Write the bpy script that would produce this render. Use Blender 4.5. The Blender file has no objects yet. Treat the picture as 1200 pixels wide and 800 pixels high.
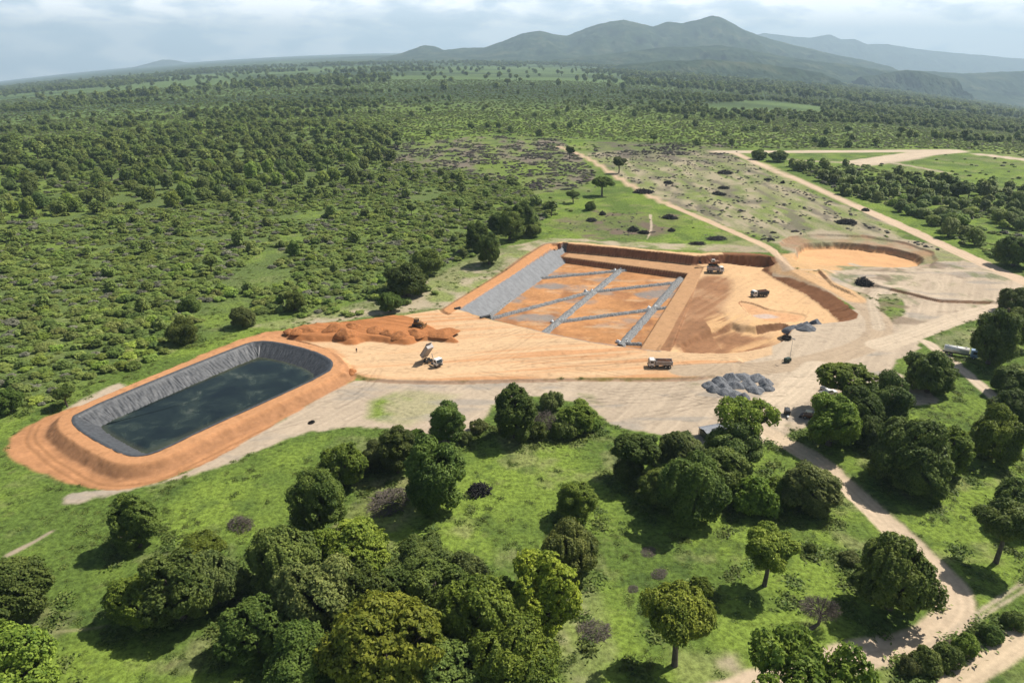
import bpy, bmesh, math, random
import numpy as np
from mathutils import Vector, Matrix

random.seed(7); RNG = np.random.default_rng(7)
SC = bpy.context.scene
COL = SC.collection
PI = math.pi

# ------------------------------------------------------------------ camera model
CAM_H = 95.0; FPX = 833.0; PITCH = math.radians(22.3)
def G(px, py, z=0.0):
    """ground point at height z seen at pixel (px, py) of the 1200x800 photograph"""
    u = (px-600)/FPX; v = (400-py)/FPX
    dy = math.cos(PITCH)+v*math.sin(PITCH); dz = -math.sin(PITCH)+v*math.cos(PITCH)
    t = (z-CAM_H)/dz
    return Vector((u*t, dy*t, z))
def MPP(px, py, z=0.0):
    v = (400-py)/FPX
    dz = -math.sin(PITCH)+v*math.cos(PITCH)
    return (z-CAM_H)/dz/FPX
def GP(pts, z=0.0): return np.array([G(x, y, z)[:2] for x, y in pts])

# ------------------------------------------------------------------ noise
def _hash(ix, iy, seed):
    h = (ix.astype(np.int64)*374761393 + iy.astype(np.int64)*668265263 + seed*1442695041) & 0xFFFFFFFF
    h = ((h ^ (h >> 13))*1274126177) & 0xFFFFFFFF
    h = (h ^ (h >> 16)) & 0xFFFFFF
    return h.astype(np.float32)/float(0xFFFFFF)
def vnoise(x, y, seed=0):
    x = np.asarray(x, np.float64); y = np.asarray(y, np.float64)
    ix = np.floor(x); iy = np.floor(y)
    fx = (x-ix).astype(np.float32); fy = (y-iy).astype(np.float32)
    fx = fx*fx*(3-2*fx); fy = fy*fy*(3-2*fy)
    a = _hash(ix, iy, seed); b = _hash(ix+1, iy, seed); c = _hash(ix, iy+1, seed); d = _hash(ix+1, iy+1, seed)
    return (a+(b-a)*fx)*(1-fy)+(c+(d-c)*fx)*fy            # 0..1
def fbm(x, y, seed=0, octv=4, gain=0.5):
    s = 0; a = 1.0; n = 0; k = 1.0
    for i in range(octv):
        s = s+a*(vnoise(x*k+i*17.3, y*k-i*9.1, seed+i)-0.5); n += a; a *= gain; k *= 2.03
    return s/n*2                                            # about -1..1
def sstep(a, b, x):
    t = np.clip((x-a)/(b-a), 0, 1); return t*t*(3-2*t)

# ------------------------------------------------------------------ planar distances
def smooth_closed(pts, n=3):
    p = np.array(pts, float)
    for _ in range(n):
        q = np.roll(p, -1, 0)
        p = np.stack([p*.75+q*.25, p*.25+q*.75], 1).reshape(-1, 2)
    return p
def smooth_open(pts, n=3):
    p = np.array(pts, float)
    for _ in range(n):
        a, b = p[:-1], p[1:]
        m = np.stack([a*.75+b*.25, a*.25+b*.75], 1).reshape(-1, 2)
        p = np.vstack([p[:1], m, p[-1:]])
    return p
def sdf_poly(X, Y, poly, margin=40.0):
    """signed distance (positive inside); far away it is just -margin"""
    poly = np.asarray(poly, float)
    out = np.full(X.shape, -margin, np.float32)
    sel = (X > poly[:, 0].min()-margin) & (X < poly[:, 0].max()+margin) & (Y > poly[:, 1].min()-margin) & (Y < poly[:, 1].max()+margin)
    if not sel.any(): return out
    x = X[sel]; y = Y[sel]
    d2 = np.full(x.shape, 1e18); ins = np.zeros(x.shape, bool)
    for i in range(len(poly)):
        ax, ay = poly[i]; bx, by = poly[(i+1) % len(poly)]
        ex, ey = bx-ax, by-ay; L = ex*ex+ey*ey+1e-12
        t = np.clip(((x-ax)*ex+(y-ay)*ey)/L, 0, 1)
        d2 = np.minimum(d2, (x-ax-t*ex)**2+(y-ay-t*ey)**2)
        if ay != by:
            c = ((ay > y) != (by > y)) & (x < ex*(y-ay)/(ey)+ax)
            ins ^= c
    d = np.sqrt(d2)
    out[sel] = np.clip(np.where(ins, d, -d), -margin, 1e9)
    return out
def line_param(X, Y, pts, margin=30.0):
    """unsigned distance, signed offset and arc length along an open polyline"""
    pts = np.asarray(pts, float)
    D = np.full(X.shape, margin, np.float32); O = np.full(X.shape, margin, np.float32); S = np.zeros(X.shape, np.float32)
    sel = (X > pts[:, 0].min()-margin) & (X < pts[:, 0].max()+margin) & (Y > pts[:, 1].min()-margin) & (Y < pts[:, 1].max()+margin)
    if not sel.any(): return D, O, S
    x = X[sel]; y = Y[sel]
    best = np.full(x.shape, 1e18); off = np.zeros(x.shape); arc = np.zeros(x.shape); s0 = 0
    for i in range(len(pts)-1):
        ax, ay = pts[i]; bx, by = pts[i+1]
        ex, ey = bx-ax, by-ay; L = math.hypot(ex, ey)+1e-9
        t = np.clip(((x-ax)*ex+(y-ay)*ey)/(L*L), 0, 1)
        d2 = (x-ax-t*ex)**2+(y-ay-t*ey)**2
        m = d2 < best
        best = np.where(m, d2, best)
        off = np.where(m, np.sign((x-ax)*ey-(y-ay)*ex)*np.sqrt(d2), off)
        arc = np.where(m, s0+t*L, arc); s0 += L
    D[sel] = np.minimum(np.sqrt(best), margin); O[sel] = off; S[sel] = arc
    return D, O, S
def in_poly(x, y, poly):
    ins = np.zeros(x.shape, bool); poly = np.asarray(poly)
    for i in range(len(poly)):
        ax, ay = poly[i]; bx, by = poly[(i+1) % len(poly)]
        if ay != by: ins ^= ((ay > y) != (by > y)) & (x < (bx-ax)*(y-ay)/(by-ay)+ax)
    return ins

# ------------------------------------------------------------------ objects
def tag(o, label=None, cat=None, group=None, kind=None):
    if label: o['label'] = label
    if cat: o['category'] = cat
    if group: o['group'] = group
    if kind: o['kind'] = kind
    return o
def empty(name, loc, rz=0.0, label=None, cat=None, group=None):
    o = bpy.data.objects.new(name, None); COL.objects.link(o)
    o.location = loc; o.rotation_euler = (0, 0, rz); o.empty_display_size = .5
    return tag(o, label, cat, group)
def mesh_np(name, V, F, mats, smooth=False, matidx=None):
    """F: (n,4) or (n,3) index array"""
    me = bpy.data.meshes.new(name)
    V = np.asarray(V, np.float32); F = np.asarray(F, np.int32); k = F.shape[1]
    me.vertices.add(len(V)); me.vertices.foreach_set('co', V.ravel())
    me.loops.add(F.size); me.loops.foreach_set('vertex_index', F.ravel())
    me.polygons.add(len(F)); me.polygons.foreach_set('loop_start', np.arange(0, F.size, k, dtype=np.int32))
    me.polygons.foreach_set('loop_total', np.full(len(F), k, np.int32))
    if smooth: me.polygons.foreach_set('use_smooth', np.ones(len(F), bool))
    for m in (mats if isinstance(mats, (list, tuple)) else [mats]): me.materials.append(m)
    if matidx is not None: me.polygons.foreach_set('material_index', np.asarray(matidx, np.int32))
    me.update(calc_edges=True)
    return me
def link(name, me, parent=None, loc=None, rz=None):
    o = bpy.data.objects.new(name, me); COL.objects.link(o)
    if parent is not None: o.parent = parent
    if loc is not None: o.location = loc
    if rz is not None: o.rotation_euler = (0, 0, rz)
    return o
class MB:
    """collects simple shaped solids; build() links them as ONE mesh"""
    def __init__(s): s.bm = bmesh.new()
    def box(s, c, d, rot=None, bev=0.0, taper=None):
        b = bmesh.new(); bmesh.ops.create_cube(b, size=1)
        for v in b.verts:
            z = v.co.z
            v.co = Vector((v.co.x*d[0], v.co.y*d[1], v.co.z*d[2]))
            if taper and z > 0: v.co.x = v.co.x*taper[0]+taper[2]; v.co.y *= taper[1]
        if bev: bmesh.ops.bevel(b, geom=b.edges[:], offset=bev, segments=2, affect='EDGES')
        if rot is not None: bmesh.ops.rotate(b, verts=b.verts, matrix=rot, cent=(0, 0, 0))
        bmesh.ops.translate(b, verts=b.verts, vec=c); s._add(b); return s
    def cyl(s, a, b_, r, r2=None, n=16):
        a = Vector(a); b_ = Vector(b_); d = b_-a; b = bmesh.new()
        bmesh.ops.create_cone(b, cap_ends=True, segments=n, radius1=r, radius2=r if r2 is None else r2, depth=d.length)
        bmesh.ops.rotate(b, verts=b.verts, matrix=Vector((0, 0, 1)).rotation_difference(d.normalized()).to_matrix(), cent=(0, 0, 0))
        bmesh.ops.translate(b, verts=b.verts, vec=(a+b_)/2); s._add(b); return s
    def prism(s, prof, y0, y1):
        b = bmesh.new()
        A = [b.verts.new((x, y0, z)) for x, z in prof]; B = [b.verts.new((x, y1, z)) for x, z in prof]
        b.faces.new(A[::-1]); b.faces.new(B); n = len(prof)
        for i in range(n): b.faces.new((A[i], A[(i+1) % n], B[(i+1) % n], B[i]))
        bmesh.ops.recalc_face_normals(b, faces=b.faces[:]); s._add(b); return s
    def quad(s, pts):
        vs = [s.bm.verts.new(p) for p in pts]; s.bm.faces.new(vs); return s
    def _add(s, b):
        me = bpy.data.meshes.new('t'); b.to_mesh(me); b.free(); s.bm.from_mesh(me); bpy.data.meshes.remove(me)
    def mesh(s, name, mat, smooth=False):
        me = bpy.data.meshes.new(name); s.bm.to_mesh(me); s.bm.free(); me.materials.append(mat)
        if smooth:
            for p in me.polygons: p.use_smooth = True
        return me
    def build(s, name, mat, parent=None, smooth=False):
        return link(name, s.mesh(name, mat, smooth), parent)
def copy_tree(o, parent=None):
    c = o.copy(); COL.objects.link(c)
    if parent is not None: c.parent = parent
    for ch in list(o.children): copy_tree(ch, c)
    return c

# ------------------------------------------------------------------ materials
def new_mat(name):
    m = bpy.data.materials.new(name); m.use_nodes = True
    nt = m.node_tree; nt.nodes.clear()
    out = nt.nodes.new('ShaderNodeOutputMaterial')
    return m, nt, out
def N(nt, t, **kw):
    n = nt.nodes.new(t)
    for k, v in kw.items():
        if k.startswith('i_'): n.inputs[k[2:]].default_value = v
        elif k.startswith('n_'): n.inputs[int(k[2:])].default_value = v
        else: setattr(n, k, v)
    return n
def ramp(nt, fac, stops):
    r = nt.nodes.new('ShaderNodeValToRGB'); e = r.color_ramp.elements
    while len(e) < len(stops): e.new(.5)
    for el, (p, c) in zip(e, stops):
        el.position = p; el.color = (*c, 1) if len(c) == 3 else c
    nt.links.new(fac, r.inputs[0]); return r
def simple_mat(name, col, rough=.6, metal=0.0, var=.15, scale=3.0, bump=0.0, spec=.4, dirt=None):
    m, nt, out = new_mat(name); L = nt.links.new
    b = N(nt, 'ShaderNodeBsdfPrincipled', i_Roughness=rough, i_Metallic=metal); b.inputs['Specular IOR Level'].default_value = spec
    tc = N(nt, 'ShaderNodeTexCoord'); nz = N(nt, 'ShaderNodeTexNoise', i_Scale=scale, i_Detail=6.0, i_Roughness=.65)
    L(tc.outputs['Object'], nz.inputs['Vector'])
    c = np.array(col); d = np.array(dirt) if dirt is not None else c*(1-2*var)
    r = ramp(nt, nz.outputs['Fac'], [(.25, tuple(d)), (.55, tuple(c)), (.8, tuple(np.minimum(c*(1+var), 1)))])
    L(r.outputs[0], b.inputs['Base Color'])
    if bump:
        bp = N(nt, 'ShaderNodeBump', i_Strength=.8, i_Distance=bump); L(nz.outputs['Fac'], bp.inputs['Height']); L(bp.outputs[0], b.inputs['Normal'])
    L(b.outputs[0], out.inputs['Surface']); return m

def ground_material():
    m, nt, out = new_mat('earth_and_grass'); L = nt.links.new
    b = N(nt, 'ShaderNodeBsdfPrincipled', i_Roughness=.95); b.inputs['Specular IOR Level'].default_value = .08
    at = N(nt, 'ShaderNodeAttribute', attribute_name='Col'); va = N(nt, 'ShaderNodeAttribute', attribute_name='veg')
    geo = N(nt, 'ShaderNodeNewGeometry')
    n1 = N(nt, 'ShaderNodeTexNoise', i_Scale=.9, i_Detail=8.0, i_Roughness=.7); L(geo.outputs['Position'], n1.inputs['Vector'])
    n2 = N(nt, 'ShaderNodeTexNoise', i_Scale=.22, i_Detail=7.0, i_Roughness=.65); L(geo.outputs['Position'], n2.inputs['Vector'])
    # bare earth: mild mottling
    e = N(nt, 'ShaderNodeMapRange', n_1=.3, n_2=.7, n_3=.86, n_4=1.12); L(n1.outputs['Fac'], e.inputs[0])
    me_ = N(nt, 'ShaderNodeMix', data_type='RGBA', blend_type='MULTIPLY', n_0=1.0); L(at.outputs['Color'], me_.inputs[6]); L(e.outputs[0], me_.inputs[7])
    # grass: darker tufts, straw
    g1 = N(nt, 'ShaderNodeMapRange', n_1=.36, n_2=.62, n_3=.5, n_4=1.3); L(n1.outputs['Fac'], g1.inputs[0])
    mg = N(nt, 'ShaderNodeMix', data_type='RGBA', blend_type='MULTIPLY', n_0=1.0); L(at.outputs['Color'], mg.inputs[6]); L(g1.outputs[0], mg.inputs[7])
    st = N(nt, 'ShaderNodeMapRange', n_1=.58, n_2=.74, n_3=0.0, n_4=.4); L(n2.outputs['Fac'], st.inputs[0])
    ms = N(nt, 'ShaderNodeMix', data_type='RGBA'); L(st.outputs[0], ms.inputs[0]); L(mg.outputs[2], ms.inputs[6]); ms.inputs[7].default_value = (.17, .155, .07, 1)
    mx = N(nt, 'ShaderNodeMix', data_type='RGBA'); L(va.outputs['Fac'], mx.inputs[0]); L(me_.outputs[2], mx.inputs[6]); L(ms.outputs[2], mx.inputs[7])
    L(mx.outputs[2], b.inputs['Base Color'])
    bs = N(nt, 'ShaderNodeMapRange', n_1=0.0, n_2=1.0, n_3=.10, n_4=.55); L(va.outputs['Fac'], bs.inputs[0])
    bp = N(nt, 'ShaderNodeBump', i_Distance=.6); L(bs.outputs[0], bp.inputs['Strength']); L(n1.outputs['Fac'], bp.inputs['Height'])
    L(bp.outputs[0], b.inputs['Normal']); L(b.outputs[0], out.inputs['Surface'])
    return m
def geotex_material():
    m, nt, out = new_mat('grey_geotextile'); L = nt.links.new
    b = N(nt, 'ShaderNodeBsdfPrincipled', i_Roughness=.8); b.inputs['Specular IOR Level'].default_value = .2
    at = N(nt, 'ShaderNodeAttribute', attribute_name='Col'); geo = N(nt, 'ShaderNodeNewGeometry'); n1 = N(nt, 'ShaderNodeTexNoise', i_Scale=.5, i_Detail=5.0); L(geo.outputs['Position'], n1.inputs['Vector'])
    e = N(nt, 'ShaderNodeMapRange', n_1=.3, n_2=.7, n_3=.82, n_4=1.1); L(n1.outputs['Fac'], e.inputs[0])
    mx = N(nt, 'ShaderNodeMix', data_type='RGBA', blend_type='MULTIPLY', n_0=1.0); L(at.outputs['Color'], mx.inputs[6]); L(e.outputs[0], mx.inputs[7]); L(mx.outputs[2], b.inputs['Base Color']); L(b.outputs[0], out.inputs['Surface']); return m
def leaf_material(name, dark, light, trans=.25):
    m, nt, out = new_mat(name); L = nt.links.new
    at = N(nt, 'ShaderNodeAttribute', attribute_name='tint'); oi = N(nt, 'ShaderNodeObjectInfo')
    r = ramp(nt, at.outputs['Fac'], [(0, dark), (1, light)])
    hs = N(nt, 'ShaderNodeHueSaturation', i_Saturation=1.0)
    rv = N(nt, 'ShaderNodeMapRange', n_3=.72, n_4=1.28); L(oi.outputs['Random'], rv.inputs[0]); L(rv.outputs[0], hs.inputs['Value'])
    mp = N(nt, 'ShaderNodeMath', operation='MULTIPLY', n_1=7.31); L(oi.outputs['Random'], mp.inputs[0])
    fr = N(nt, 'ShaderNodeMath', operation='FRACT'); L(mp.outputs[0], fr.inputs[0])
    rh = N(nt, 'ShaderNodeMapRange', n_3=.485, n_4=.512); L(fr.outputs[0], rh.inputs[0]); L(rh.outputs[0], hs.inputs['Hue'])
    mu = N(nt, 'ShaderNodeMix', data_type='RGBA', blend_type='MULTIPLY', n_0=1.0); L(r.outputs[0], mu.inputs[6]); L(oi.outputs['Color'], mu.inputs[7])
    L(mu.outputs[2], hs.inputs['Color'])
    d = N(nt, 'ShaderNodeBsdfPrincipled', i_Roughness=.55); d.inputs['Specular IOR Level'].default_value = .12
    t = N(nt, 'ShaderNodeBsdfTranslucent'); L(hs.outputs[0], d.inputs['Base Color']); L(hs.outputs[0], t.inputs['Color'])
    s = N(nt, 'ShaderNodeMixShader', n_0=trans); L(d.outputs[0], s.inputs[1]); L(t.outputs[0], s.inputs[2]); L(s.outputs[0], out.inputs['Surface'])
    return m
M = {}
M['ground'] = ground_material(); M['geotex'] = geotex_material()
M['leaf'] = leaf_material('tree_leaves', (.056, .092, .019), (.225, .272, .058), .30)
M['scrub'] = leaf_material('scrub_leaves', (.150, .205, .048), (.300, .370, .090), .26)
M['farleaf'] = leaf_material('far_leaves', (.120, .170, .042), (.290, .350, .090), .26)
M['twig'] = leaf_material('dry_twigs', (.06, .05, .045), (.15, .125, .11), .05)
M['drytwig'] = leaf_material('grey_scrub', (.16, .165, .10), (.27, .26, .19), .15)
M['bark'] = simple_mat('bark', (.10, .08, .06), .9, var=.3, scale=6, bump=.03)
M['char'] = simple_mat('charred_wood', (.022, .019, .018), .9, var=.3, scale=4)
M['drywood'] = simple_mat('dry_wood', (.13, .105, .085), .9, var=.35, scale=4)
M['white'] = simple_mat('white_paint', (.72, .71, .68), .4, var=.05, scale=1.5, dirt=(.50, .43, .34))
M['cream'] = simple_mat('cream_paint', (.66, .58, .40), .45, var=.08, scale=1.5)
M['bed'] = simple_mat('grey_truck_bed', (.34, .31, .29), .55, var=.15, scale=1.2, dirt=(.30, .20, .13))
M['darkbed'] = simple_mat('dark_truck_bed', (.045, .047, .05), .6, var=.2, scale=1.2)
M['black'] = simple_mat('black_steel', (.025, .025, .027), .6, var=.2)
M['rubber'] = simple_mat('tyre_rubber', (.022, .021, .02), .85, var=.2)
M['glass'] = simple_mat('dark_glass', (.02, .028, .032), .08, var=.1, spec=.6)
M['steel'] = simple_mat('bare_steel', (.42, .42, .42), .35, .8, var=.1)
M['yellow'] = simple_mat('machine_yellow', (.20, .105, .03), .6, var=.1, dirt=(.09, .05, .025))
M['orange'] = simple_mat('machine_orange', (.20, .08, .025), .6, var=.1, dirt=(.09, .045, .025))
M['blue'] = simple_mat('pale_blue_paint', (.22, .33, .48), .45, var=.1)
M['green'] = simple_mat('dark_green_paint', (.02, .045, .028), .5, var=.1)
M['red_soil'] = simple_mat('red_soil', (.36, .148, .056), .95, var=.25, scale=1.2, bump=.12, spec=.1)
M['load'] = simple_mat('brown_load', (.11, .05, .028), .95, var=.3, scale=2, bump=.1, spec=.1)
M['gravel'] = simple_mat('blue_grey_gravel', (.175, .18, .19), .9, var=.45, scale=2.6, bump=.15, spec=.2)
M['fines'] = simple_mat('dark_grey_gravel', (.15, .155, .165), .9, var=.3, scale=2.2, bump=.08, spec=.2)
M['rock'] = simple_mat('broken_grey_rock', (.245, .245, .24), .9, var=.55, scale=2.0, bump=.2, spec=.2)
M['fabric'] = simple_mat('white_geotextile', (.72, .73, .72), .8, var=.12, scale=2)
M['sheet'] = simple_mat('grey_roof_sheet', (.27, .28, .30), .55, var=.2, scale=1.2)
M['skin'] = simple_mat('skin', (.16, .08, .05), .6, var=.05)
M['shirt'] = simple_mat('dark_shirt', (.03, .035, .05), .9, var=.1)
M['trouser'] = simple_mat('dark_trousers', (.025, .025, .03), .9, var=.1)
M['hat'] = simple_mat('white_helmet', (.7, .7, .68), .4, var=.05)

# ------------------------------------------------------------------ the site: outlines
POND_Z = 2.2; WATER_Z = -1.2
rim = smooth_closed(GP([(90, 485), (189, 443), (285, 404.5), (302, 400), (324, 401.5), (364, 411), (384, 420.5), (388.5, 427), (383, 436.5), (304, 473), (236, 503), (190, 526), (167, 533.5), (149, 532), (122, 519), (97, 504), (87, 494)], POND_Z), 1)
apron = smooth_closed(GP([(3, 535), (10, 512), (42, 492), (70, 482), (120, 468), (200, 430), (280, 398), (330, 384), (380, 400), (425, 440), (400, 452), (330, 493), (240, 545), (170, 572), (110, 576), (60, 560)]), 2)
pale_pond = smooth_closed(GP([(66, 588), (90, 572), (170, 570), (240, 542), (330, 490), (400, 448), (470, 445), (560, 446), (700, 446), (800, 444), (850, 440), (900, 420), (940, 405), (1000, 395), (1060, 372), (1060, 345), (1010, 345), (960, 330), (960, 318), (1000, 312), (1100, 306), (1140, 306), (1200, 325), (1200, 350), (1150, 362), (1120, 378), (1075, 395), (1080, 410), (1040, 425), (1080, 455), (1110, 470), (1060, 478), (1020, 460), (960, 470), (950, 500), (900, 520), (870, 525), (820, 522), (760, 506), (722, 500), (705, 488), (690, 474), (640, 464), (590, 466), (570, 484), (556, 506), (530, 520), (490, 518), (460, 503), (410, 500), (350, 508), (290, 535), (215, 562), (120, 582), (85, 598)]), 1)
pale2 = smooth_closed(GP([(835, 425), (900, 385), (925, 372), (1010, 358), (1040, 376), (1045, 400), (1000, 425), (860, 445)]), 1)
pad = smooth_closed(GP([(330, 393), (345, 383), (420, 378), (470, 370), (520, 361), (537, 360), (560, 371), (640, 389), (700, 401), (770, 410), (830, 416), (872, 417), (850, 436), (800, 443), (700, 442), (600, 444), (520, 446), (440, 444), (415, 438), (400, 424), (385, 408)], .6), 1)
PADZ = .6
# lined cell: straight edges (photo points at their own heights)
cL0, cL1 = G(645, 294, .6), G(537, 362, .6)             # crest of the grey slope
fr = [G(537, 362, .6), G(640, 389.5, .6), G(700, 401.5, .6), G(772, 411, .6)]
bk0, bk1 = G(655, 300, -2.5), G(806, 320, -2.5)           # inner edge of the back bench
rt0, rt1 = G(802, 326, -2.5), G(751, 407, -2.5)           # inner edge of the right bench
BENCH = -2.5; FLOOR = -5.4
pit2 = smooth_closed(GP([(640, 290), (662, 286), (735, 293), (810, 301), (850, 299), (905, 302), (921, 312), (934, 322), (965, 336), (1006, 366), (1004, 373), (985, 376), (958, 379), (930, 384), (924, 392), (915, 402), (880, 411), (850, 414), (772, 412), (700, 402), (660, 340)], .2), 1)
bowl = smooth_closed(GP([(770, 414), (790, 360), (812, 322), (860, 322), (862, 345), (850, 365), (868, 385), (905, 386), (922, 398), (880, 413)], -2.6), 1)
borrow = smooth_closed(GP([(928, 300), (936, 288), (952, 283), (990, 283), (1040, 289), (1075, 297), (1088, 307), (1070, 313), (1010, 312), (960, 312), (935, 311)], -1.0), 2)
scarp = smooth_closed(GP([(905, 300), (915, 282), (940, 273), (1000, 274), (1060, 282), (1100, 297), (1098, 310), (1060, 318), (960, 318), (930, 318)]), 2)
heap = smooth_closed(GP([(331, 391), (352, 381), (420, 376), (468, 369), (490, 373), (505, 382), (541, 398), (535, 402), (505, 398), (495, 398), (480, 404), (455, 402), (430, 398), (412, 405), (392, 399), (374, 399), (355, 399)], 1.0), 2)

def cell_profile(X, Y):
    """depth surface of the lined cell, the bench and the cut walls"""
    def side(a, b):                                       # distance to the right of a->b
        ex, ey = b[0]-a[0], b[1]-a[1]; L = math.hypot(ex, ey)
        return ((X-a[0])*ey-(Y-a[1])*ex)/L
    dl = -side(cL0, cL1)                                  # inward from the left crest
    db = side(bk0, bk1)                                   # inward from the back bench's inner edge
    dr = side(rt0, rt1)
    zl = .6-dl*.78
    zb = np.where(db > 0, BENCH-db*2.6, BENCH)
    zr = np.where(dr > 0, BENCH-dr*2.4, np.where(dr > -7, BENCH, BENCH+(-7-dr)*.11))
    z = np.maximum(np.maximum(zl, zb), zr)
    for i in range(3):
        df = side(fr[i+1], fr[i]) if False else -side(fr[i], fr[i+1])
        z = np.maximum(z, .6-df*1.6)
    return np.maximum(z, FLOOR), dl, db, dr

# roads: (points in the photo, half width, height)
def road(pts, z=0.0): return smooth_open(GP(pts, z), 3)
R_track = road([(655, 172), (690, 185), (722, 207), (762, 231), (830, 259), (880, 281), (908, 299), (925, 316)])
R_main = road([(838, 178), (860, 178), (915, 203), (960, 222), (1000, 240), (1050, 262), (1100, 285), (1150, 308), (1210, 334)])
R_top = road([(846, 178), (900, 178), (1000, 177.5), (1060, 177), (1118, 176.5)])
R_top2 = road([(1004, 191), (1050, 184.5), (1085, 179.5), (1118, 177)])
R_top3 = road([(1150, 181), (1190, 186), (1240, 192)])
R_haul = road([(918, 316), (950, 326), (985, 342), (1015, 360), (1032, 378), (1030, 395), (1000, 412), (950, 424), (890, 432), (800, 436)])
R_east = road([(1030, 405), (1070, 392), (1110, 376), (1165, 361), (1210, 356)])
R_acc = road([(890, 500), (925, 520), (962, 542), (1000, 575), (1030, 603), (1060, 633), (1095, 665), (1118, 690), (1122, 715), (1100, 740), (1050, 758), (1000, 768), (950, 785), (890, 800), (830, 825)])
R_bot = road([(1060, 835), (1120, 798), (1160, 770), (1215, 733)])
R_side = road([(1085, 400), (1118, 425), (1150, 452), (1172, 470)])

def shade(c, k): return np.array(c)*k
C_GRASS = np.array((.160, .222, .036)); C_GRASS2 = np.array((.095, .142, .028)); C_STRAW = np.array((.25, .225, .115))
C_SAND = np.array((.41, .325, .235)); C_ORANGE = np.array((.46, .225, .10)); C_PAD = np.array((.56, .375, .215)); C_RED = np.array((.36, .148, .056))
C_BROWN = np.array((.225, .115, .058)); C_FLOOR = np.array((.42, .205, .085)); C_ROAD = np.array((.47, .375, .27)); C_GREY = np.array((.205, .21, .215))

def zfar(x, y):
    d = np.hypot(x, y); a = np.arctan2(x, y)
    w = np.clip((a+.087)/.51, -1.4, 1.4)**2
    return -.030*np.maximum(d-900, 0)*w

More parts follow.
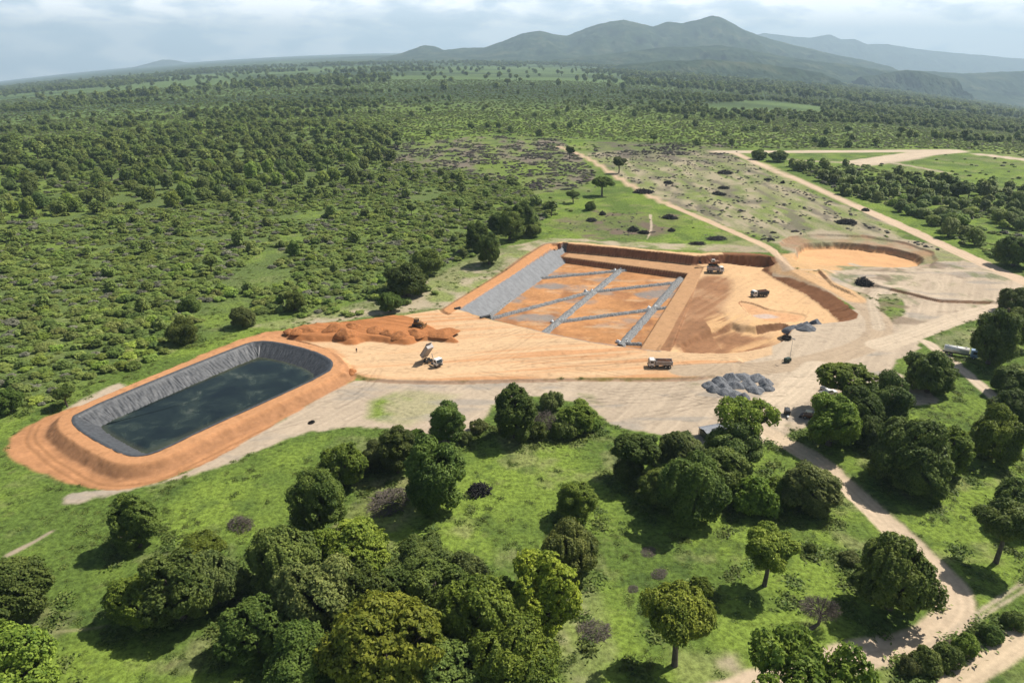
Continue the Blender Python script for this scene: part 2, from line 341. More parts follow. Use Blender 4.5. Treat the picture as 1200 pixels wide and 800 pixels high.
Z_GROUND, Z_ROAD, Z_YARD, Z_PAD, Z_EMB, Z_PIT, Z_HEAP, Z_SLOPE, Z_BORROW = range(9)
def terrain(X, Y, fine=True):
    sh = X.shape
    n_big = fbm(X/60, Y/60, 3, 4); n_mid = fbm(X/14, Y/14, 11, 4); n_sm = fbm(X/3.0, Y/3.0, 23, 3); n_det = fbm(X/1.1, Y/1.1, 29, 2)
    Z = zfar(X, Y)+np.where(np.hypot(X, Y) < 900, .25*n_mid+.10*n_sm, 0)*1.0
    Cc = np.empty(sh+(3,), np.float32); veg = np.ones(sh, np.float32); zone = np.zeros(sh, np.int8)
    t = sstep(-.35, .35, n_mid+.4*n_big)[..., None]
    Cc[:] = C_GRASS2*(1-t)+C_GRASS*t
    s = (sstep(.15, .6, fbm(X/9, Y/9, 41, 4)+.35*fbm(X/45, Y/45, 43, 2))*.42)[..., None]
    Cc[:] = Cc*(1-s)+C_STRAW*s
    b = (sstep(.30, .55, fbm(X/5, Y/5, 47, 3)+.3*n_big)*.45)[..., None]       # weedy dark patches
    Cc[:] = Cc*(1-b)+np.array((.035, .060, .020))*b
    def blend(c, f, v=None, zn=None, thr=.5):
        f3 = np.clip(f, 0, 1)[..., None]
        Cc[:] = Cc*(1-f3)+np.asarray(c)*f3
        if v is not None: veg[:] = veg*(1-f3[..., 0])+v*f3[..., 0]
        if zn is not None: zone[f > thr] = zn
    # ground under the scrub is duller
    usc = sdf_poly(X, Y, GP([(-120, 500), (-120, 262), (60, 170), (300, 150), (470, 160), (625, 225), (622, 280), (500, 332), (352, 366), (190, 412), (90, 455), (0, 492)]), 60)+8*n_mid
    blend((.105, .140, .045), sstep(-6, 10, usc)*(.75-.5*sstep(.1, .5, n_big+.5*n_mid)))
    # far fields
    def patch(px, c, v, amp=10, w=4, dens=None, zn=None, z=0.0):
        d = sdf_poly(X, Y, GP(px, z), 60)+amp*n_mid+amp*.4*n_sm
        f = sstep(-w, w, d)
        if dens is not None: f = f*dens
        blend(c, f, v, zn)
    dirt_n = sstep(-.1, .4, fbm(X/10, Y/10, 61, 4)); dirt_m = sstep(-.05, .45, fbm(X/22, Y/16, 67, 4)); dirt_e = sstep(-.15, .35, fbm(X/9, Y/36, 68, 4))
    patch([(655, 178), (846, 176), (930, 215), (1010, 250), (1090, 290), (1000, 272), (910, 282), (850, 265), (760, 225), (700, 190)], (.235, .225, .115), .5, dens=.35+.6*dirt_e)
    patch([(655, 178), (846, 176), (930, 215), (1010, 250), (1110, 295), (1000, 272), (910, 282), (850, 265), (760, 225), (700, 190)], (.34, .28, .19), .1, dens=.85*sstep(-.15, .35, fbm(X/7, Y/26, 71, 4)))
    patch([(655, 178), (846, 176), (930, 215), (1010, 250), (1110, 295), (1000, 272), (910, 282), (850, 265), (760, 225), (700, 190)], (.135, .115, .085), .1, dens=.8*sstep(.05, .4, fbm(X/6, Y/24, 73, 4)))
    patch([(690, 166), (850, 168), (870, 180), (850, 190), (750, 190), (700, 180)], (.12, .10, .075), .2, dens=.3+.7*dirt_n)
    patch([(430, 172), (560, 160), (660, 165), (700, 205), (690, 225), (600, 228), (560, 205), (470, 200)], (.165, .135, .10), .2, dens=.15+.85*dirt_e)
    patch([(640, 262), (700, 248), (790, 250), (800, 262), (760, 282), (700, 284)], (.14, .105, .075), .15, dens=.25+.75*dirt_n)
    patch([(500, 330), (560, 300), (640, 283), (720, 286), (900, 292), (900, 300), (650, 292), (540, 360), (470, 366), (330, 386), (300, 382), (400, 360)], (.38, .31, .215), .1, amp=3, w=2, dens=.25+.7*dirt_n)
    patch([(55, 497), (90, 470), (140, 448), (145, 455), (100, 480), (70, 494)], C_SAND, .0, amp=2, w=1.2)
    patch([(820, 300), (870, 282), (905, 300)], (.30, .245, .16), .2, amp=3, w=2, dens=.4+.5*dirt_n)
    patch([(905, 285), (945, 270), (1010, 270), (1080, 283), (1160, 310), (1200, 335), (1200, 352), (1100, 352), (1010, 350), (960, 320)], (.34, .275, .19), .15, amp=4, w=3, dens=.45+.5*dirt_m)
    patch([(1000, 190), (1050, 182), (1110, 176), (1080, 186), (1010, 196)], C_SAND, .0, amp=3, w=3)
    patch([(820, 118), (900, 106), (960, 112), (960, 122), (830, 125)], (.16, .24, .06), .5, amp=20, w=15)
    patch([(880, 124), (905, 122), (940, 125), (930, 128), (890, 128)], (.45, .44, .40), .0, amp=20, w=10)  # pale glint of distant water, painted into the ground colour
    patch([(560, 178), (650, 200), (640, 260), (600, 262), (620, 230), (560, 200)], C_GRASS*.9, .8, amp=6, w=8, dens=.6+0*dirt_n)
    patch([(690, 320), (1200, 465), (1200, 480), (1080, 420)], C_SAND, .1, amp=3, w=2, dens=0.0*dirt_n)
    patch([(640, 640), (700, 690), (720, 760), (690, 800), (660, 800), (650, 700)], (.30, .255, .165), .25, amp=2, w=1.5, dens=.2+.7*dirt_n)
    patch([(780, 755), (860, 770), (880, 800), (800, 800)], (.33, .27, .18), .25, amp=2, w=1.5, dens=.2+.7*dirt_n)
    patch([(270, 640), (300, 700), (280, 730), (250, 700)], (.28, .24, .15), .3, amp=2, w=1.5, dens=.3+.6*dirt_n)
    patch([(430, 560), (480, 560), (480, 610), (430, 620), (390, 620)], (.30, .225, .14), .25, amp=3, w=2, dens=.2+.8*dirt_n)
    patch([(1090, 395), (1140, 385), (1160, 400), (1150, 420), (1100, 410)], (.30, .25, .17), .3, amp=3, w=2, dens=.3+.5*dirt_n)
    if fine:
        nx = n_mid*1.2+n_sm*.8
        # raised ground behind the cell
        D, O, S = line_param(X, Y, np.array([G(600, 300)[:2], G(660, 285)[:2], G(810, 300)[:2], G(905, 300)[:2]]), 70)
        Z = Z+1.9*np.exp(-(D/26)**2)
        # pale sandy yard
        streak = fbm((X*.55+Y*.83)/26, (X*.83-Y*.55)/1.1, 81, 3)
        d = sdf_poly(X, Y, pale_pond)+nx*1.6; f = sstep(-.8, .8, d)
        ap = fbm(X/18, Y/7, 83, 4)
        c = C_SAND*(1+.16*streak+.10*ap)[..., None]
        blend(c, f, .0, Z_YARD); g_ = sstep(.25, .5, fbm(X/11, Y/9, 87, 4)-.15*(f-.5))*f*.55
        blend((.16, .17, .07), g_*sstep(-.3, .5, n_sm), .5)
        gp = sdf_poly(X, Y, GP([(435, 470), (480, 456), (540, 462), (520, 482), (480, 500), (430, 490)]))+2.5*n_mid
        blend(C_GRASS*1.0, sstep(-2, 2.5, gp)*f*(.35+.6*dirt_n), .8)
        blend((.26, .235, .20), f*sstep(.12, .5, fbm(X/16+5, Y/5, 89, 4))*.6)
        Z = np.where(f > .5, Z*.4+.10*streak*f, Z)
        d = sdf_poly(X, Y, pale2)+nx*1.2; blend(C_SAND*(1.03+.12*streak)[..., None], sstep(-.8, .8, d), 0, Z_YARD)
        # pond apron and berm
        d = sdf_poly(X, Y, apron)+nx*.8; f = sstep(-.6, .6, d)
        dr = -sdf_poly(X, Y, rim)                           # >0 outside the rim
        ring = fbm(dr/.9, (X-Y)/40, 91, 3)
        blend(C_ORANGE*np.array((.90, .90, .94))*(1+.07*ring+.22*n_sm+.22*n_mid)[..., None], f, 0, Z_EMB)
        zb = np.where(dr < 4.2, POND_Z+.09*n_sm+.05*n_det, POND_Z-(dr-4.2)*.75-.30*np.abs(fbm((X-Y)/2.0, (X+Y)/2.6, 185, 3))+.08*n_det)
        zb = np.where(dr < 0, np.maximum(POND_Z-.5+dr*.9, -5.5), zb)
        fb = dr < 12
        Z = np.where(fb & (zb > -.2) | (dr < 0), np.where(dr < 0, zb, np.maximum(Z, zb)), Z)
        crest = (dr > -1) & (dr < 4.6)
        blend(C_ORANGE*np.array((.98, 1.0, 1.05))*(1+.10*n_mid+.08*n_sm)[..., None], sstep(4.8, 4.0, dr)*sstep(-1.5, -.5, dr), 0)
        osl = sstep(4.6, 5.4, dr)*sstep(8.4, 7.4, dr)*(d < 30)
        blend(C_BROWN*1.35*(1+.3*fbm((X-Y)/1.2, dr/8, 95, 3)+.2*n_sm)[..., None], osl*(f > .3)*.55, 0)
        zone[(dr > -1.5) & (dr < 10) & (zone != Z_YARD)] = Z_EMB
        for k_, (o1, o2) in enumerate(((9.5, 9.9), (11.4, 11.8))):      # tyre ruts round the apron
            fr_ = sstep(o1-.3, o1, dr+.8*n_mid)*sstep(o2+.3, o2, dr+.8*n_mid)*(Y < 172)*(f > .5)
            blend(C_ORANGE*.62, fr_*.7); Z = Z-.14*fr_
        # pad
        d = sdf_poly(X, Y, pad)+n_sm*.25; f = sstep(-.35, .35, d)
        ps = fbm((X*.985+Y*.17)/34, (-X*.17+Y*.985)/1.5, 93, 4); pb = fbm((X*.985+Y*.17)/60, (-X*.17+Y*.985)/7, 97, 3)
        tt = sstep(-.2, .45, pb+.55*ps+.5*sstep(3.5, .5, d)*(Y < 225))[..., None]
        cp = C_PAD*(1-tt*.8)+C_ORANGE*1.0*tt*.8
        blend(cp*(1+.10*ps+.05*n_sm)[..., None], f, 0, Z_PAD)
        zp = PADZ+.05*ps
        Z = np.where((dr > 4.4) & (d > -1.6), np.maximum(np.where(d > 0, np.where(fb, zb, -9), Z), np.where(d > 0, zp, zp+d*.6)), Z)
        zz = (d > -1.6) & (d < 0) & (Y < 240); blend(C_BROWN*1.2, zz*.55, 0)
        lip = sdf_poly(X, Y, GP([(755, 408), (800, 411), (880, 406), (905, 402), (905, 415), (870, 424), (760, 422)], .2), 20); blend(C_PAD*.9*(1+.1*ps)[..., None], sstep(-.6, .6, lip), 0, Z_PAD)
        # excavated area
        d2 = sdf_poly(X, Y, pit2)+n_sm*.35
        f = sstep(-.3, .3, d2)
        east = sstep(100, 122, X)
        zp2 = -2.0-1.5*east+.08*ps; dbw = sdf_poly(X, Y, bowl, 30)
        zp2 = zp2+(-2.75+2.0)*sstep(-6, 4, dbw)
        wall = np.minimum(d2*(1.3-.80*east), 8)
        zpit = np.maximum(zp2, Z-wall*(1+.10*n_sm))
        zc, dl, db, drr = cell_profile(X, Y)
        cell = (dl > 0) & (drr > -7.2) & (d2 > -30)
        quad = sdf_poly(X, Y, np.array([cL0[:2], cL1[:2], fr[1][:2], fr[2][:2], fr[3][:2], G(786, 412, -2.5)[:2], G(824, 314, -2.5)[:2], G(812, 300, 1.5)[:2], G(735, 292, 1.5)[:2], G(660, 285, 1.5)[:2]]), 30)
        inq = quad > 0
        inside = (d2 > 0) & ~inq
        Zb = Z.copy()
        crest_l = np.array([G(630, 285.5, 1.5)[:2], G(660, 285.5, 1.6)[:2], G(735, 292, 1.6)[:2], G(814, 300.5, 1.6)[:2], G(850, 298.5, 1.6)[:2], G(900, 301, 1.2)[:2]])
        Dk, Ok, Sk = line_param(X, Y, crest_l, 30)
        nk = Ok+.5*n_sm+.25*n_det
        zc = np.where((dl > 4) & (drr > -9), np.maximum(zc, np.where(nk > 0, Zb-nk*2.6, 9)), zc)
        Z = np.where(inside, np.minimum(Z, zpit), Z)
        Z = np.where(inq, np.minimum(np.minimum(Z+.0, Zb-quad*.0), np.maximum(zc, np.where(drr < -6, zp2, -9))), Z)
        fill = sstep(-1, 4, dbw)
        run = fbm((X*.62+Y*.78)/30, (X*.78-Y*.62)/1.3, 101, 4)
        cpad2 = C_PAD*np.array((.98, .93, .86))*(1+.12*run+.10*n_mid)[..., None]
        cb = C_BROWN*(1.2+.16*run+.22*n_sm+.2*n_mid)[..., None]
        spill = sstep(-.05, .6, .55*run+.5*n_mid+.45*sstep(-6, 0, -dbw)-.1)[..., None]
        blend(cpad2, inside*1.0, 0, Z_PIT)
        blend(cb*(1-.5*spill)+C_PAD*.8*.5*spill, inside*fill, 0)
        zst = np.where(nk > 0, Zb-nk*2.6, 9)
        Z = np.where(inside & (Dk < 8) & (X < G(900, 301, 1)[0]), np.minimum(Zb, np.maximum(Z*0+zp2, zst)), Z)
        gy, gx = np.gradient(Z, Y[:, 0], X[0]); slope = np.hypot(gx, gy)
        steep = sstep(.35, .9, slope)*(d2 > -1)
        lay = fbm(X/30, Z*1.3+n_sm*.3, 103, 3)
        blend(np.array((.245, .108, .055))*(1.0+.35*lay+.3*n_sm)[..., None], steep*(inside | inq), 0)
        ew = inside & (east > .1) & (Z > zp2+.35) & (Y > 240)
        blend(C_BROWN*np.array((.95, .85, .8))*(1+.18*lay+.12*n_sm)[..., None], ew*1.0, 0)
        dlb = sdf_poly(X, Y, smooth_closed(GP([(772, 414), (850, 374), (880, 384), (900, 382), (922, 379), (927, 392), (910, 405), (880, 413)], -2.6), 1), 20)+.6*n_sm+1.5*n_mid
        Z = np.where(inside, Z-np.clip(dlb*.9, 0, 1.9), Z); lw = inside & (dlb > -.2) & (dlb < 2.6) & (X > G(893, 390, -2)[0])
        blend(C_BROWN*.95, lw*1.0, 0)
        fan = sstep(.0, .5, fbm((X*.75+Y*.66)/16, (X*.66-Y*.75)/2.2, 171, 3)+.25)*sstep(-3, 3, dlb+8)*sstep(14, 4, dlb)*(X > G(838, 390, -2)[0])
        blend(C_PAD*np.array((1.08, 1.0, .85)), inside*fan*.8*(~lw), 0)
        dlg = sdf_poly(X, Y, smooth_closed(GP([(864, 352), (870, 362), (886, 373), (908, 378), (940, 376), (950, 366), (930, 362), (905, 364), (885, 356)], -2.2), 1), 20)+.5*n_sm+1.6*n_mid
        Z = np.where(inside, Z-np.clip(dlg*.8, 0, .55), Z); blend(C_ORANGE*np.array((1.05, 1.02, 1.1)), inside*sstep(0, 2.5, dlg)*.5, 0)
        blend(C_BROWN*1.2, inside*(dlg > 0)*(dlg < .7)*(X < G(905, 365, -2)[0])*.9, 0)
        pc = G(897, 370, -2.4); blend((.46, .36, .30), inside*sstep(1.1, .5, ((X-pc.x)/5.5)**2+((Y-pc.y)/3.2)**2+.6*n_mid+.4*n_sm)*.9, 0)
        # cell surfaces
        fl = inq & (zc < FLOOR+.05)
        mot = fbm(X/9, Y/5, 107, 5)
        cf = C_FLOOR*(1+.28*mot+.15*n_det)[..., None]
        gm = sstep(.18, .5, fbm(X/15+3, Y/10, 109, 4))[..., None]
        cf = cf*(1-.6*gm)+np.array((.24, .215, .19))*.6*gm
        blend(cf, fl*1.0, 0, Z_PIT)
        blend((.24, .105, .05), fl*sstep(.0, .5, fbm(X/6+7, Y/11, 181, 5))*.65, 0)
        blend((.50, .33, .19), fl*sstep(.1, .5, fbm(X/13+1, Y/4, 183, 5))*.6, 0)
        bench = inq & (zc > BENCH-.1) & (zc < BENCH+.15) & (dl > 6)
        blend(C_PAD*np.array((.72, .62, .55))*(1+.1*n_sm)[..., None], bench*1.0, 0, Z_PIT)
        rslope = inq & (drr < -6.9)
        blend(cb, rslope*1.0, 0, Z_PIT)
        zone[inq] = Z_PIT
        sl = inq & (zc > FLOOR) & (dl < 7.9) & (np.abs(zc-(.6-dl*.78)) < .02)
        seam = sstep(.40, .48, np.abs(((X*.418+Y*.908)/4.0) % 1-.5))
        blend(C_GREY*(1+.03*n_sm-.16*seam)[..., None], sl*1.0, 0, Z_SLOPE)
        for (px, py, rx, ry) in ((650, 335, 11, 5), (620, 372, 14, 5), (600, 350, 9, 6), (770, 345, 9, 6)):
            c0 = G(px, py, FLOOR); q = ((X-c0.x)/rx)**2+((Y-c0.y)/ry)**2+n_mid*.9+n_sm*.8
            blend((.20, .195, .185), sstep(1.3, .2, q)*fl*.8)
        bare = inq & (veg > .1); Cc[bare] = C_BROWN*1.2; veg[bare] = 0
        # front edge of the cell: grey liner lip
        dfe, _, _ = line_param(X, Y, np.array([p[:2] for p in fr]), 12)
        blend((.16, .15, .145), sstep(.9, .5, dfe)*.8, 0)
        # crest of the grey slope: orange strip with dark outer ditch
        de, oe, se = line_param(X, Y, np.array([(cL0+Vector((2.2, 4.5, 0)))[:2], cL1[:2]]), 25)
        blend(C_ORANGE*1.05, (oe > 0)*sstep(6.5, 5.8, de)*(dl < .05), 0, Z_EMB)
        Z = np.where((dl <= 0) & (de < 6), np.maximum(Z, .6-.02*de), Z)
        blend(C_BROWN, (oe > 0)*sstep(1.1, .5, np.abs(de-6.6))*.8, 0); Z = Z-.5*(oe > 0)*sstep(1.2, .3, np.abs(de-6.6))*(dl < 0)
        # borrow pit on the right
        ds = sdf_poly(X, Y, scarp)+n_sm*.6+n_mid*2.5; f = sstep(-.5, .5, ds)*(d2 < 0)
        north = sstep(-6, 6, Y-(G(915, 300)[1]+(X-G(915, 300)[0])*((G(1090, 309)[1]-G(915, 300)[1])/(G(1090, 309)[0]-G(915, 300)[0]))))
        blend(C_BROWN*1.2*(1+.3*n_sm)[..., None]*.8+C_SAND*.2, f*.85*sstep(-.3, .4, n_mid+.15)*(.15+.85*north), 0)
        Z = Z-np.minimum(np.maximum(ds, 0)*.8, 1.1)*(d2 < 0)
        dbo = sdf_poly(X, Y, borrow)+n_sm*.6+n_mid*2.2
        gul = np.abs(fbm(X/2.2, Y/9, 113, 2))
        Z = Z-np.minimum(np.maximum(dbo, 0)*(1.5+.8*gul), 3.4+.05*ps)*(d2 < 0)
        blend(C_PAD*np.array((1.0, .85, .72))*(1+.14*mot)[..., None], sstep(.9, 1.8, dbo)*(d2 < 0), 0, Z_BORROW)
        zone[(ds > 0) & (d2 < 0)] = Z_BORROW
        jn = sdf_poly(X, Y, smooth_closed(GP([(900, 303), (925, 298), (945, 292), (965, 305), (1000, 315), (960, 326), (1000, 350), (985, 352), (940, 328), (918, 322)]), 1), 30)+n_mid*2+n_sm
        blend(C_PAD*np.array((.97, .88, .77))*(1+.12*mot)[..., None], sstep(-1.5, 2.5, jn)*(~inside)*.9, 0)
        # worn ground on the right
        wr_ = sdf_poly(X, Y, GP([(960, 318), (1100, 305), (1200, 325), (1200, 352), (1110, 378), (1040, 385), (1010, 350)]), 30)
        wf = sstep(-2, 4, wr_)*(d2 < -1)
        blend((.15, .165, .075), wf*sstep(.05, .45, fbm(X/6, Y/14, 177, 4))*.75, .6)
        blend((.17, .125, .085), wf*sstep(.18, .5, fbm(X/12+9, Y/9, 179, 4))*.7, .1)
        # spread red soil
        dh = sdf_poly(X, Y, heap)+n_sm*.5+n_mid*.3; f = sstep(-.2, .3, dh)
        fur = fbm((X*.93-Y*.36)/14, (X*.36+Y*.93)/1.1, 121, 3)
        blend(C_RED*(1.05+.25*fur+.15*n_sm)[..., None], f, 0, Z_HEAP)
        back = sstep(-60, -30, X-Y*.0)
        Z = np.where(dh > 0, Z+np.minimum(dh*.75, 1.5+.3*n_mid)*(1+.22*fur), Z)
        # island scarp lines
        for pl in ([(1035, 338), (1060, 344), (1100, 354), (1165, 356)], [(960, 320), (975, 335), (990, 342)]):
            de, oe, se = line_param(X, Y, GP(pl), 12)
            Z = Z+.9*np.where(oe > 0, 0, 1)*sstep(9, 1, de)*sstep(-.4, .4, -oe); blend(C_BROWN*.9, sstep(.9, .4, np.abs(oe))*sstep(11, 9, de)*(de < 1.2)*.8, 0)
    def lane(pts, hw, c, zn, edge=.5, wob=1.0, ruts=True, v=0.0, lift=0.0):
        D, O, S = line_param(X, Y, pts, 25)
        dd = hw-D+wob*n_mid*.7+wob*n_sm*.4
        f = sstep(-edge, edge, dd)
        st = fbm(S/18, O/.55, 131, 3)
        k = 1+.14*st+.06*n_sm
        if ruts: k = k+.07*(np.exp(-((np.abs(O)-.85)/.3)**2))
        blend(np.asarray(c)*k[..., None], f, v, zn)
        return D, O, S, f
    lane(R_side, 2.2, C_ROAD, Z_ROAD)
    if fine:
        lane(R_haul, 4.6, C_ROAD*np.array((.80, .76, .72)), Z_YARD)
        lane(road([(914, 312), (935, 321), (960, 330), (985, 341), (1003, 351)]), 4.2, C_PAD*np.array((.9, .84, .76)), Z_YARD, edge=1.5, wob=1.5)
        lane(R_east, 4.5, C_ROAD, Z_YARD)
        lane(smooth_open(GP([(960, 430), (930, 460), (900, 480), (890, 505)]), 2), 5.5, C_ROAD*1.03, Z_YARD)
        for pl, hw in (([(1000, 300), (1090, 318), (1150, 316), (1185, 325)], 1.6), ([(1030, 385), (1020, 350), (1032, 338), (1060, 335), (1100, 345), (1105, 330), (1080, 322), (1000, 318), (940, 316)], 2.2), ([(762, 252), (764, 268), (758, 282)], .5)):
            lane(smooth_open(GP(pl), 3), hw, C_ROAD*.9, None)
        D, O, S, f = lane(R_acc, 3.1, C_ROAD*np.array((1.0, .97, .93)), Z_ROAD)
        Z = Z-.18*f; blend((.16, .13, .09), sstep(.35, .1, np.abs(np.abs(D-3.4)))*(O < 0)*.35)  # dark line on one side: shade of the road bank painted in
        lane(R_bot, 2.6, C_ROAD*np.array((1.0, .97, .90)), Z_ROAD)
        for o_ in (2.0, 4.6):
            lane(smooth_open(GP([(1085, 765-o_*2), (1130, 742-o_*3), (1215, 690-o_*4)]), 3), .22, C_ROAD*.85, None, edge=.5, wob=.9, ruts=False)
        lane(smooth_open(GP([(10, 650), (30, 640), (60, 622)]), 2), .6, C_SAND*.8, None, wob=.6)
        lane(smooth_open(GP([(60, 740), (90, 738), (125, 733)]), 2), .25, C_STRAW, None, wob=.4, ruts=False)
    if fine:
        tr = np.random.default_rng(17)
        for k_ in range(95):
            px, py = ((tr.uniform(420, 820), tr.uniform(400, 440)) if k_ < 34 else (tr.uniform(560, 1050), tr.uniform(425, 500)) if k_ < 62 else (tr.uniform(840, 985), tr.uniform(322, 385)) if k_ < 76 else (tr.uniform(250, 430), tr.uniform(450, 540)) if k_ < 86 else (tr.uniform(960, 1150), tr.uniform(300, 400)))
            p0 = np.array(G(px, py)[:2]); a_ = tr.normal(.12, .35) if k_ < 62 else tr.uniform(-.6, .9); cu = tr.normal(0, .015); pts = [p0]
            for q in range(int(tr.uniform(6, 16))): a_ += cu*3; pts.append(pts[-1]+3.2*np.array([math.cos(a_), math.sin(a_)]))
            D, O, S = line_param(X, Y, np.array(pts), 3)
            rut = sstep(.42, .12, np.abs(np.abs(O)-1.0))*(D < 2.5)*np.isin(zone, (Z_PAD, Z_YARD, Z_PIT, Z_BORROW))*(Z > -3.5)
            kk = (tr.uniform(.68, .9) if tr.random() < .75 else 1.1)
            Cc[:] = Cc*(1-(rut*(1-kk)*(.6+.5*n_sm))[..., None]); Z = Z-.07*rut
        clod = sstep(.30, .55, fbm(X/1.7, Y/1.7, 161, 3))*np.isin(zone, (Z_EMB, Z_YARD, Z_PIT, Z_PAD))
        Cc[:] = Cc*(1-.16*clod[..., None]); Z = Z+.10*clod*(zone == Z_EMB)
    lane(R_track, 2.8, C_ROAD*np.array((1.0, .90, .82)), Z_ROAD, edge=.8)
    lane(R_main, 4.3, C_ROAD*np.array((1.05, .98, .94)), Z_ROAD, edge=.8, wob=1.0)
    lane(R_top, 9, C_ROAD, Z_ROAD, edge=2); lane(R_top2, 13, C_ROAD*1.02, Z_ROAD, edge=2, wob=2); lane(R_top3, 8, C_ROAD, Z_ROAD, edge=2)
    lane(road([(1004, 191), (970, 190), (925, 187)]), 3, C_ROAD*.8, None, edge=2); lane(road([(1040, 190), (1075, 196), (1110, 203)]), 3, C_ROAD*.8, None, edge=2)
    return Z, Cc, veg, zone

ZONES = {Z_GROUND: 'ground', Z_ROAD: 'dirt_road', Z_YARD: 'sandy_yard_ground', Z_PAD: 'compacted_earth_ground', Z_EMB: 'embankment_ground', Z_PIT: 'excavated_ground', Z_HEAP: 'soil_heap', Z_SLOPE: 'geotextile_sheet', Z_BORROW: 'borrow_pit_ground'}
def grid_faces(nx, ny):
    i = np.arange(ny-1)[:, None]*nx+np.arange(nx-1)[None]
    return np.stack([i, i+1, i+1+nx, i+nx], -1).reshape(-1, 4)
def add_attrs(me, C, veg):
    a = me.attributes.new('Col', 'FLOAT_COLOR', 'POINT')
    a.data.foreach_set('color', np.concatenate([C, np.ones((len(C), 1), np.float32)], 1).astype(np.float32).ravel())
    b = me.attributes.new('veg', 'FLOAT', 'POINT'); b.data.foreach_set('value', veg.astype(np.float32))
def sub_object(name, V, C, veg, Nn, F):
    idx, inv = np.unique(F, return_inverse=True)
    me = mesh_np(name, V[idx], inv.reshape(-1, 4), M['ground'], True)
    add_attrs(me, C[idx], veg[idx])
    if name == 'geotextile_sheet': me.materials[0] = M['geotex']
    if Nn is not None: me.normals_split_custom_set_from_vertices(Nn[idx].astype(np.float32).tolist()) if len(idx) < 250000 else None
    return link(name, me)

FX0, FX1, FY0, FY1 = -200.0, 300.0, 78.0, 470.0
fx = np.arange(FX0, FX1+.01, .5); fy = np.concatenate([np.arange(FY0, 240, .45), np.arange(240, FY1, .6), [FY1]])
gX, gY = np.meshgrid(fx, fy)
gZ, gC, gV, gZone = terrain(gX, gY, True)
# heights meet the coarse sheet at the rim of the detailed area
edge = np.minimum.reduce([gX-FX0, FX1-gX, gY-FY0, FY1-gY]); ez = sstep(0, 12, edge)
gZ = gZ*ez
def HZ(x, y):
    """terrain height by bilinear look-up"""
    if FX0 < x < FX1 and FY0 < y < FY1:
        i = min(max(np.searchsorted(fx, x)-1, 0), len(fx)-2); j = min(max(np.searchsorted(fy, y)-1, 0), len(fy)-2)
        u = (x-fx[i])/(fx[i+1]-fx[i]); v = (y-fy[j])/(fy[j+1]-fy[j])
        return float((gZ[j, i]*(1-u)+gZ[j, i+1]*u)*(1-v)+(gZ[j+1, i]*(1-u)+gZ[j+1, i+1]*u)*v)
    return float(zfar(np.array(x), np.array(y)))
def site_free(x, y):
    """True where plants may grow (arrays)"""
    ok = np.ones(x.shape, bool)
    m = (x > FX0) & (x < FX1) & (y > FY0) & (y < FY1)
    i = np.clip(np.searchsorted(fx, x)-1, 0, len(fx)-1); j = np.clip(np.searchsorted(fy, y)-1, 0, len(fy)-1)
    ok[m] = (gZone[j[m], i[m]] == Z_GROUND)
    return ok
V = np.stack([gX, gY, gZ], -1).reshape(-1, 3)
dy_, dx_ = np.gradient(gZ, fy, fx); Nn = np.stack([-dx_, -dy_, np.ones_like(gZ)], -1); Nn /= np.linalg.norm(Nn, axis=-1, keepdims=True); Nn = Nn.reshape(-1, 3)
F = grid_faces(len(fx), len(fy)); fz = gZone.reshape(-1)[F[:, 0]]
Cf = gC.reshape(-1, 3); Vf = gV.reshape(-1)
for zid, nm in ZONES.items():
    sel = F[fz == zid]
    if len(sel) == 0: continue
    if zid == Z_GROUND: continue
    o = sub_object(nm, V, Cf, Vf, Nn, sel)
    if zid == Z_HEAP: tag(o, 'long spread heap of freshly tipped red soil between pond and cell', 'soil heap')
    elif zid == Z_SLOPE: tag(o, 'grey geotextile sheet covering the sloping side of the square pit', 'lining')
    else: tag(o, kind='structure')
# coarse sheet out to the horizon (one object with the near grass)
def axis(a, b, step, far, growth):
    out = [a]
    s = step
    while out[-1] < far: out.append(out[-1]+s); s *= growth
    lo = [b]; s = step
    while lo[-1] > -far: lo.append(lo[-1]-s); s *= growth
    return np.array(lo[::-1][:-1]), np.array(out[1:])
lo, hi = axis(FX1, FX0, 3.0, 26000, 1.022)
cx = np.concatenate([lo, np.arange(FX0, FX1+.01, 4.0), hi])
yy = [FY1]; s = 3.0
while yy[-1] < 1100: yy.append(yy[-1]+s); s *= 1.002
while yy[-1] < 26000: yy.append(yy[-1]+s); s *= 1.03
cy = np.concatenate([np.array([-600, -200, -60, 0, 30, 60.]), np.arange(FY0, FY1, 4.0), np.array(yy)])
cX, cY = np.meshgrid(cx, cy)
cZ, cC, cV, cZone = terrain(cX, cY, False)
hole_v = (cX >= FX0-.01) & (cX <= FX1+.01) & (cY >= FY0-.01) & (cY <= FY1+.01)
rim_v = hole_v & ((np.abs(cX-FX0) < .02) | (np.abs(cX-FX1) < .02) | (np.abs(cY-FY0) < .02) | (np.abs(cY-FY1) < .02))
cZ[rim_v] = 0
dist = np.hypot(cX, cY)
# far-off plain: bands of forest and scrub
ff = sstep(1000, 1800, dist)
wood = sstep(-.1, .3, fbm(cX/900, cY/420, 151, 4)+.25*fbm(cX/150, cY/120, 157, 3)+.35*sstep(3500, 6500, dist))[..., None]
cfar = np.array((.105, .155, .050))*(1-wood)+np.array((.045, .070, .028))*wood
light = sstep(.35, .6, fbm(cX/500, cY/160, 163, 4))[..., None]
light = light*(1-.8*sstep(2800, 4500, dist))[..., None]
cfar = cfar*(1-.5*light)+np.array((.14, .17, .07))*.5*light
cC = cC*(1-ff[..., None])+cfar*ff[..., None]
# keep the roads and fields painted above out to 1 km; the pale field far right too
Fc = grid_faces(len(cx), len(cy)); hv = (hole_v).reshape(-1)
ins_ = hv[Fc].all(1); Fc = Fc[~ins_]
